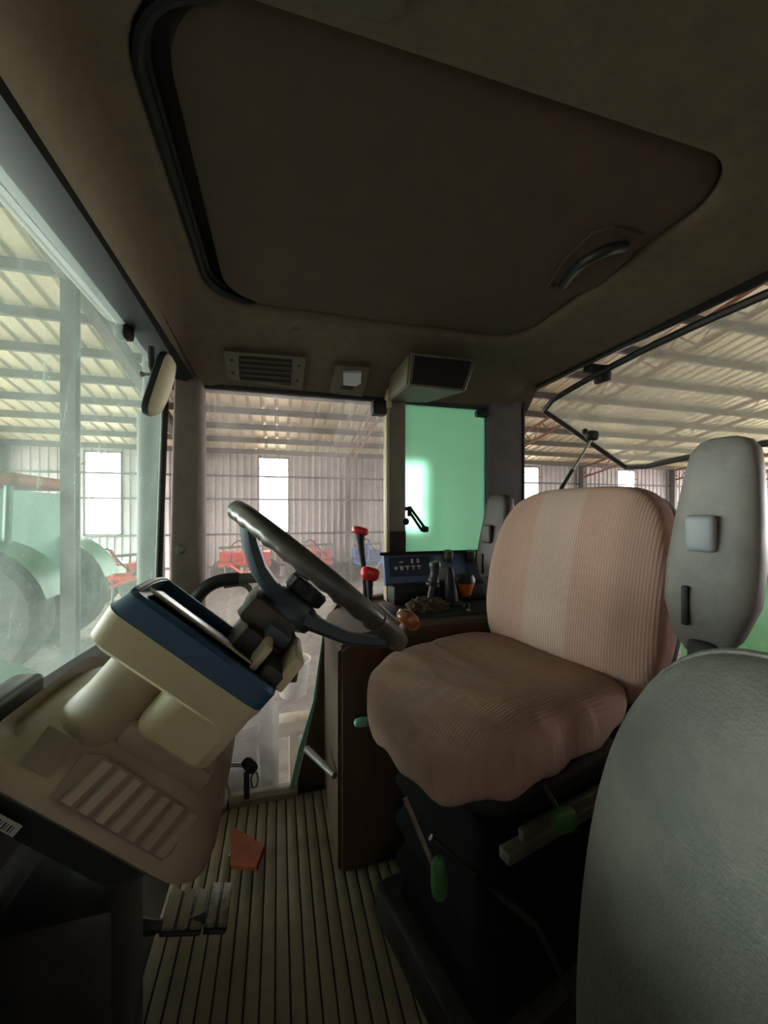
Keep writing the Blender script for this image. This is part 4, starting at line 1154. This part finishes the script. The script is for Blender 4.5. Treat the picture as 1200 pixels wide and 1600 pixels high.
# green tractor parked beyond the windshield
tx, ty = -4.75, 6.95
tr = thing('green_tractor', 'green tractor with a glazed cab parked beyond the windshield', 'tractor', (tx, ty, GZ))
bm = BM(); box(bm, (tx-2.2, ty-0.38, GZ+0.85), (tx-0.2, ty+0.38, GZ+1.65), 0.12, 3); link('hood', bm, M['jdgreen'], tr)
bm = BM(); box(bm, (tx-2.0, ty-0.25, GZ+0.5), (tx+1.3, ty+0.25, GZ+0.9), 0.05); link('chassis', bm, M['blackp'], tr)
for sx in (-0.1, 1.25):
    for sy in (-0.72, 0.72):
        bm = BM(); tube(bm, [(tx+sx, ty+sy, GZ+1.1), (tx+sx+0.03, ty+sy*0.97, GZ+2.55)], 0.05, 8); link('cab_post', bm, M['jdgreen'], tr)
bm = BM(); box(bm, (tx-0.25, ty-0.85, GZ+2.55), (tx+1.45, ty+0.85, GZ+2.72), 0.07, 3); link('cab_roof', bm, M['rust'], tr)
bm = BM(); box(bm, (tx-0.1, ty-0.74, GZ+0.9), (tx+1.3, ty+0.74, GZ+1.25), 0.05); link('cab_floor', bm, M['jdgreen'], tr)
for lo, hi in (((tx-0.08, ty-0.72, GZ+1.25), (tx+1.25, ty-0.70, GZ+2.5)), ((tx-0.08, ty+0.70, GZ+1.25), (tx+1.25, ty+0.72, GZ+2.5)), ((tx+1.24, ty-0.70, GZ+1.25), (tx+1.26, ty+0.70, GZ+2.5))):
    bm = BM(); box(bm, lo, hi); link('cab_pane', bm, M['cabglass_dark'], tr, smooth=False)
for sy in (-0.85, 0.85):
    wheel_parts(tr, (tx+0.95, ty+sy, GZ+0.85), 0.85, 0.48, M['yellow'])
    wheel_parts(tr, (tx-1.5, ty+sy*0.9, GZ+0.6), 0.6, 0.36, M['yellow'])
    bm = BM()
    loft(bm, [[(tx+0.95+1.0*math.cos(t), ty+sy*1.0+d, GZ+0.85+1.0*math.sin(t)) for t in [0.25+2.4*i/12 for i in range(13)]] for d in (-0.3, 0.3)], False, False, False); link('fender', bm, M['jdgreen'], tr)
# this tractor's own right front wheel with its green fender, and the exhaust stack
ff = thing('front_wheel', 'front wheel under a green fender low beyond the windshield', 'wheel', (-1.55, 1.85, GZ))
wheel_parts(ff, (-1.55, 1.85, GZ+0.72), 0.72, 0.42, M['yellow'])
bm = BM()
loft(bm, [[(-1.55+0.86*k*math.cos(t), 1.85+d, GZ+0.76+0.86*k*math.sin(t)) for t in [0.15+2.4*i/14 for i in range(15)]] for d, k in ((-0.27, 0.97), (-0.26, 1.0), (0.26, 1.0), (0.27, 0.97))], False, False, False); link('fender', bm, M['jdgreen'], ff)
bm = BM(); tube(bm, [(-1.55, 1.7, GZ+0.72), (-1.55, 0.9, GZ+0.72)], 0.09, 12); link('axle', bm, M['jdgreen'], ff)
ex = at(236, 800, Y=1.85)
es_ = thing('exhaust_stack', 'pale vertical exhaust stack outside the corner of the windshield', 'exhaust', (ex.x, ex.y, GZ+0.8))
bm = BM(); tube(bm, [(ex.x, ex.y, GZ+0.9), (ex.x, ex.y, ZC+0.42)], 0.052, 18); link('muffler', bm, M['tank'], es_)
bm = BM(); tube(bm, [(ex.x, ex.y, ZC+0.42), (ex.x, ex.y, ZC+0.95)], 0.032, 16); link('pipe', bm, M['tank'], es_)
bm = BM(); box(bm, (ex.x-0.06, ex.y-0.06, GZ+0.3), (ex.x+0.06, ex.y+0.06, GZ+0.92), 0.01); link('stand', bm, M['blackp'], es_)
# red seeder with white panel
def implement(name, label, c, L, col, hop, wheels=2, panel=False):
    x, y = c
    t = thing(name, label, 'implement', (x, y, GZ), group='implements along the back wall')
    bm = BM(); box(bm, (x-L/2, y-0.06, GZ+0.55), (x+L/2, y+0.06, GZ+0.68), 0.02); box(bm, (x-L/2, y+0.5, GZ+0.55), (x+L/2, y+0.62, GZ+0.68), 0.02); link('frame', bm, col, t)
    for k in range(hop):
        hx = x-L/2+L*(k+0.5)/hop; w = L/hop*0.42
        bm = BM(); loft(bm, [[(hx-w*s, y+0.0+0.25*(1-s), zz), (hx+w*s, y+0.25*(1-s), zz), (hx+w*s, y+0.55-0.25*(1-s), zz), (hx-w*s, y+0.55-0.25*(1-s), zz)] for s, zz in ((0.7, GZ+0.6), (1.0, GZ+0.75), (1.1, GZ+0.95), (1.05, GZ+0.98))]); h = link('hopper', bm, col, t, smooth=False)
        if panel:
            bm = BM(); box(bm, (hx-w*0.7, y-0.045, GZ+0.76), (hx+w*0.7, y-0.03, GZ+0.93)); link('panel', bm, M['white'], h, smooth=False)
        bm = BM(); tube(bm, [(hx, y-0.05, GZ+0.6), (hx+0.05, y-0.2, GZ+0.25), (hx, y-0.12, GZ+0.02)], 0.03, 6); link('tine', bm, M['steel'], t)
    bm = BM(); tube(bm, [(x-L*0.5, y+0.1, GZ+1.12), (x+L*0.5, y+0.1, GZ+1.18)], 0.035, 8)
    for e in (-0.45, -0.1, 0.3, 0.46):
        tube(bm, [(x+L*e, y+0.1, GZ+0.6), (x+L*(e+0.04), y+0.1, GZ+1.15)], 0.022, 6)
    link('marker_bar', bm, M['steel'], t)
    bm = BM(); tube(bm, smooth_path([(x-L*0.3, y, GZ+1.1), (x-L*0.1, y-0.15, GZ+1.35), (x+L*0.15, y-0.1, GZ+1.05), (x+L*0.35, y, GZ+0.8)], 5), 0.02, 6); link('hose', bm, M['black'], t)
    for s in (-1, 1):
        wheel_parts(t, (x+s*L*0.42, y+0.28, GZ+0.38), 0.38, 0.2, M['steel'])
    bm = BM(); tube(bm, [(x-0.4, y, GZ+0.6), (x, y-1.0, GZ+0.5), (x+0.4, y, GZ+0.6)], 0.04, 6); tube(bm, [(x, y, GZ+0.6), (x, y-0.15, GZ+1.3), (x, y+0.5, GZ+0.7)], 0.04, 6); link('hitch', bm, col, t)
    return t
q = at(178, 918, Y=10.4); implement('seed_drill', 'red seed drill with a white panel seen past the dashboard pod', (q.x, q.y), 0.9, M['redpaint'], 1, panel=True)
q = at(383, 915, Y=12.3); implement('red_planter', 'red planter with hoppers behind the steering wheel spoke', (q.x, q.y), 1.5, M['redpaint'], 4)
q = at(575, 905, Y=12.0); implement('blue_sprayer', 'small blue implement next to the tall red lever', (q.x, q.y), 0.9, M['bluepaint'], 2)
q = at(490, 910, Y=12.2); implement('red_cultivator', 'red cultivator seen behind the steering wheel rim', (q.x, q.y), 1.2, M['redpaint'], 3)
# green machine behind the open rear window
gx, gy = 3.2, 1.9
gm = thing('green_trailer', 'green machine standing behind the cab at the right edge', 'machine', (gx, gy, GZ))
bm = BM(); box(bm, (gx-0.2, gy-1.2, GZ+0.9), (gx+2.6, gy+0.5, GZ+1.95), 0.25, 4); link('body', bm, M['jdgreen'], gm)
bm = BM(); box(bm, (gx-0.25, gy-1.25, GZ+0.75), (gx+2.6, gy+0.55, GZ+0.92), 0.03); link('frame', bm, M['blackp'], gm)
for sy in (-1.2, 0.5):
    wheel_parts(gm, (gx+0.8, gy+sy, GZ+0.5), 0.5, 0.3, M['yellow'])
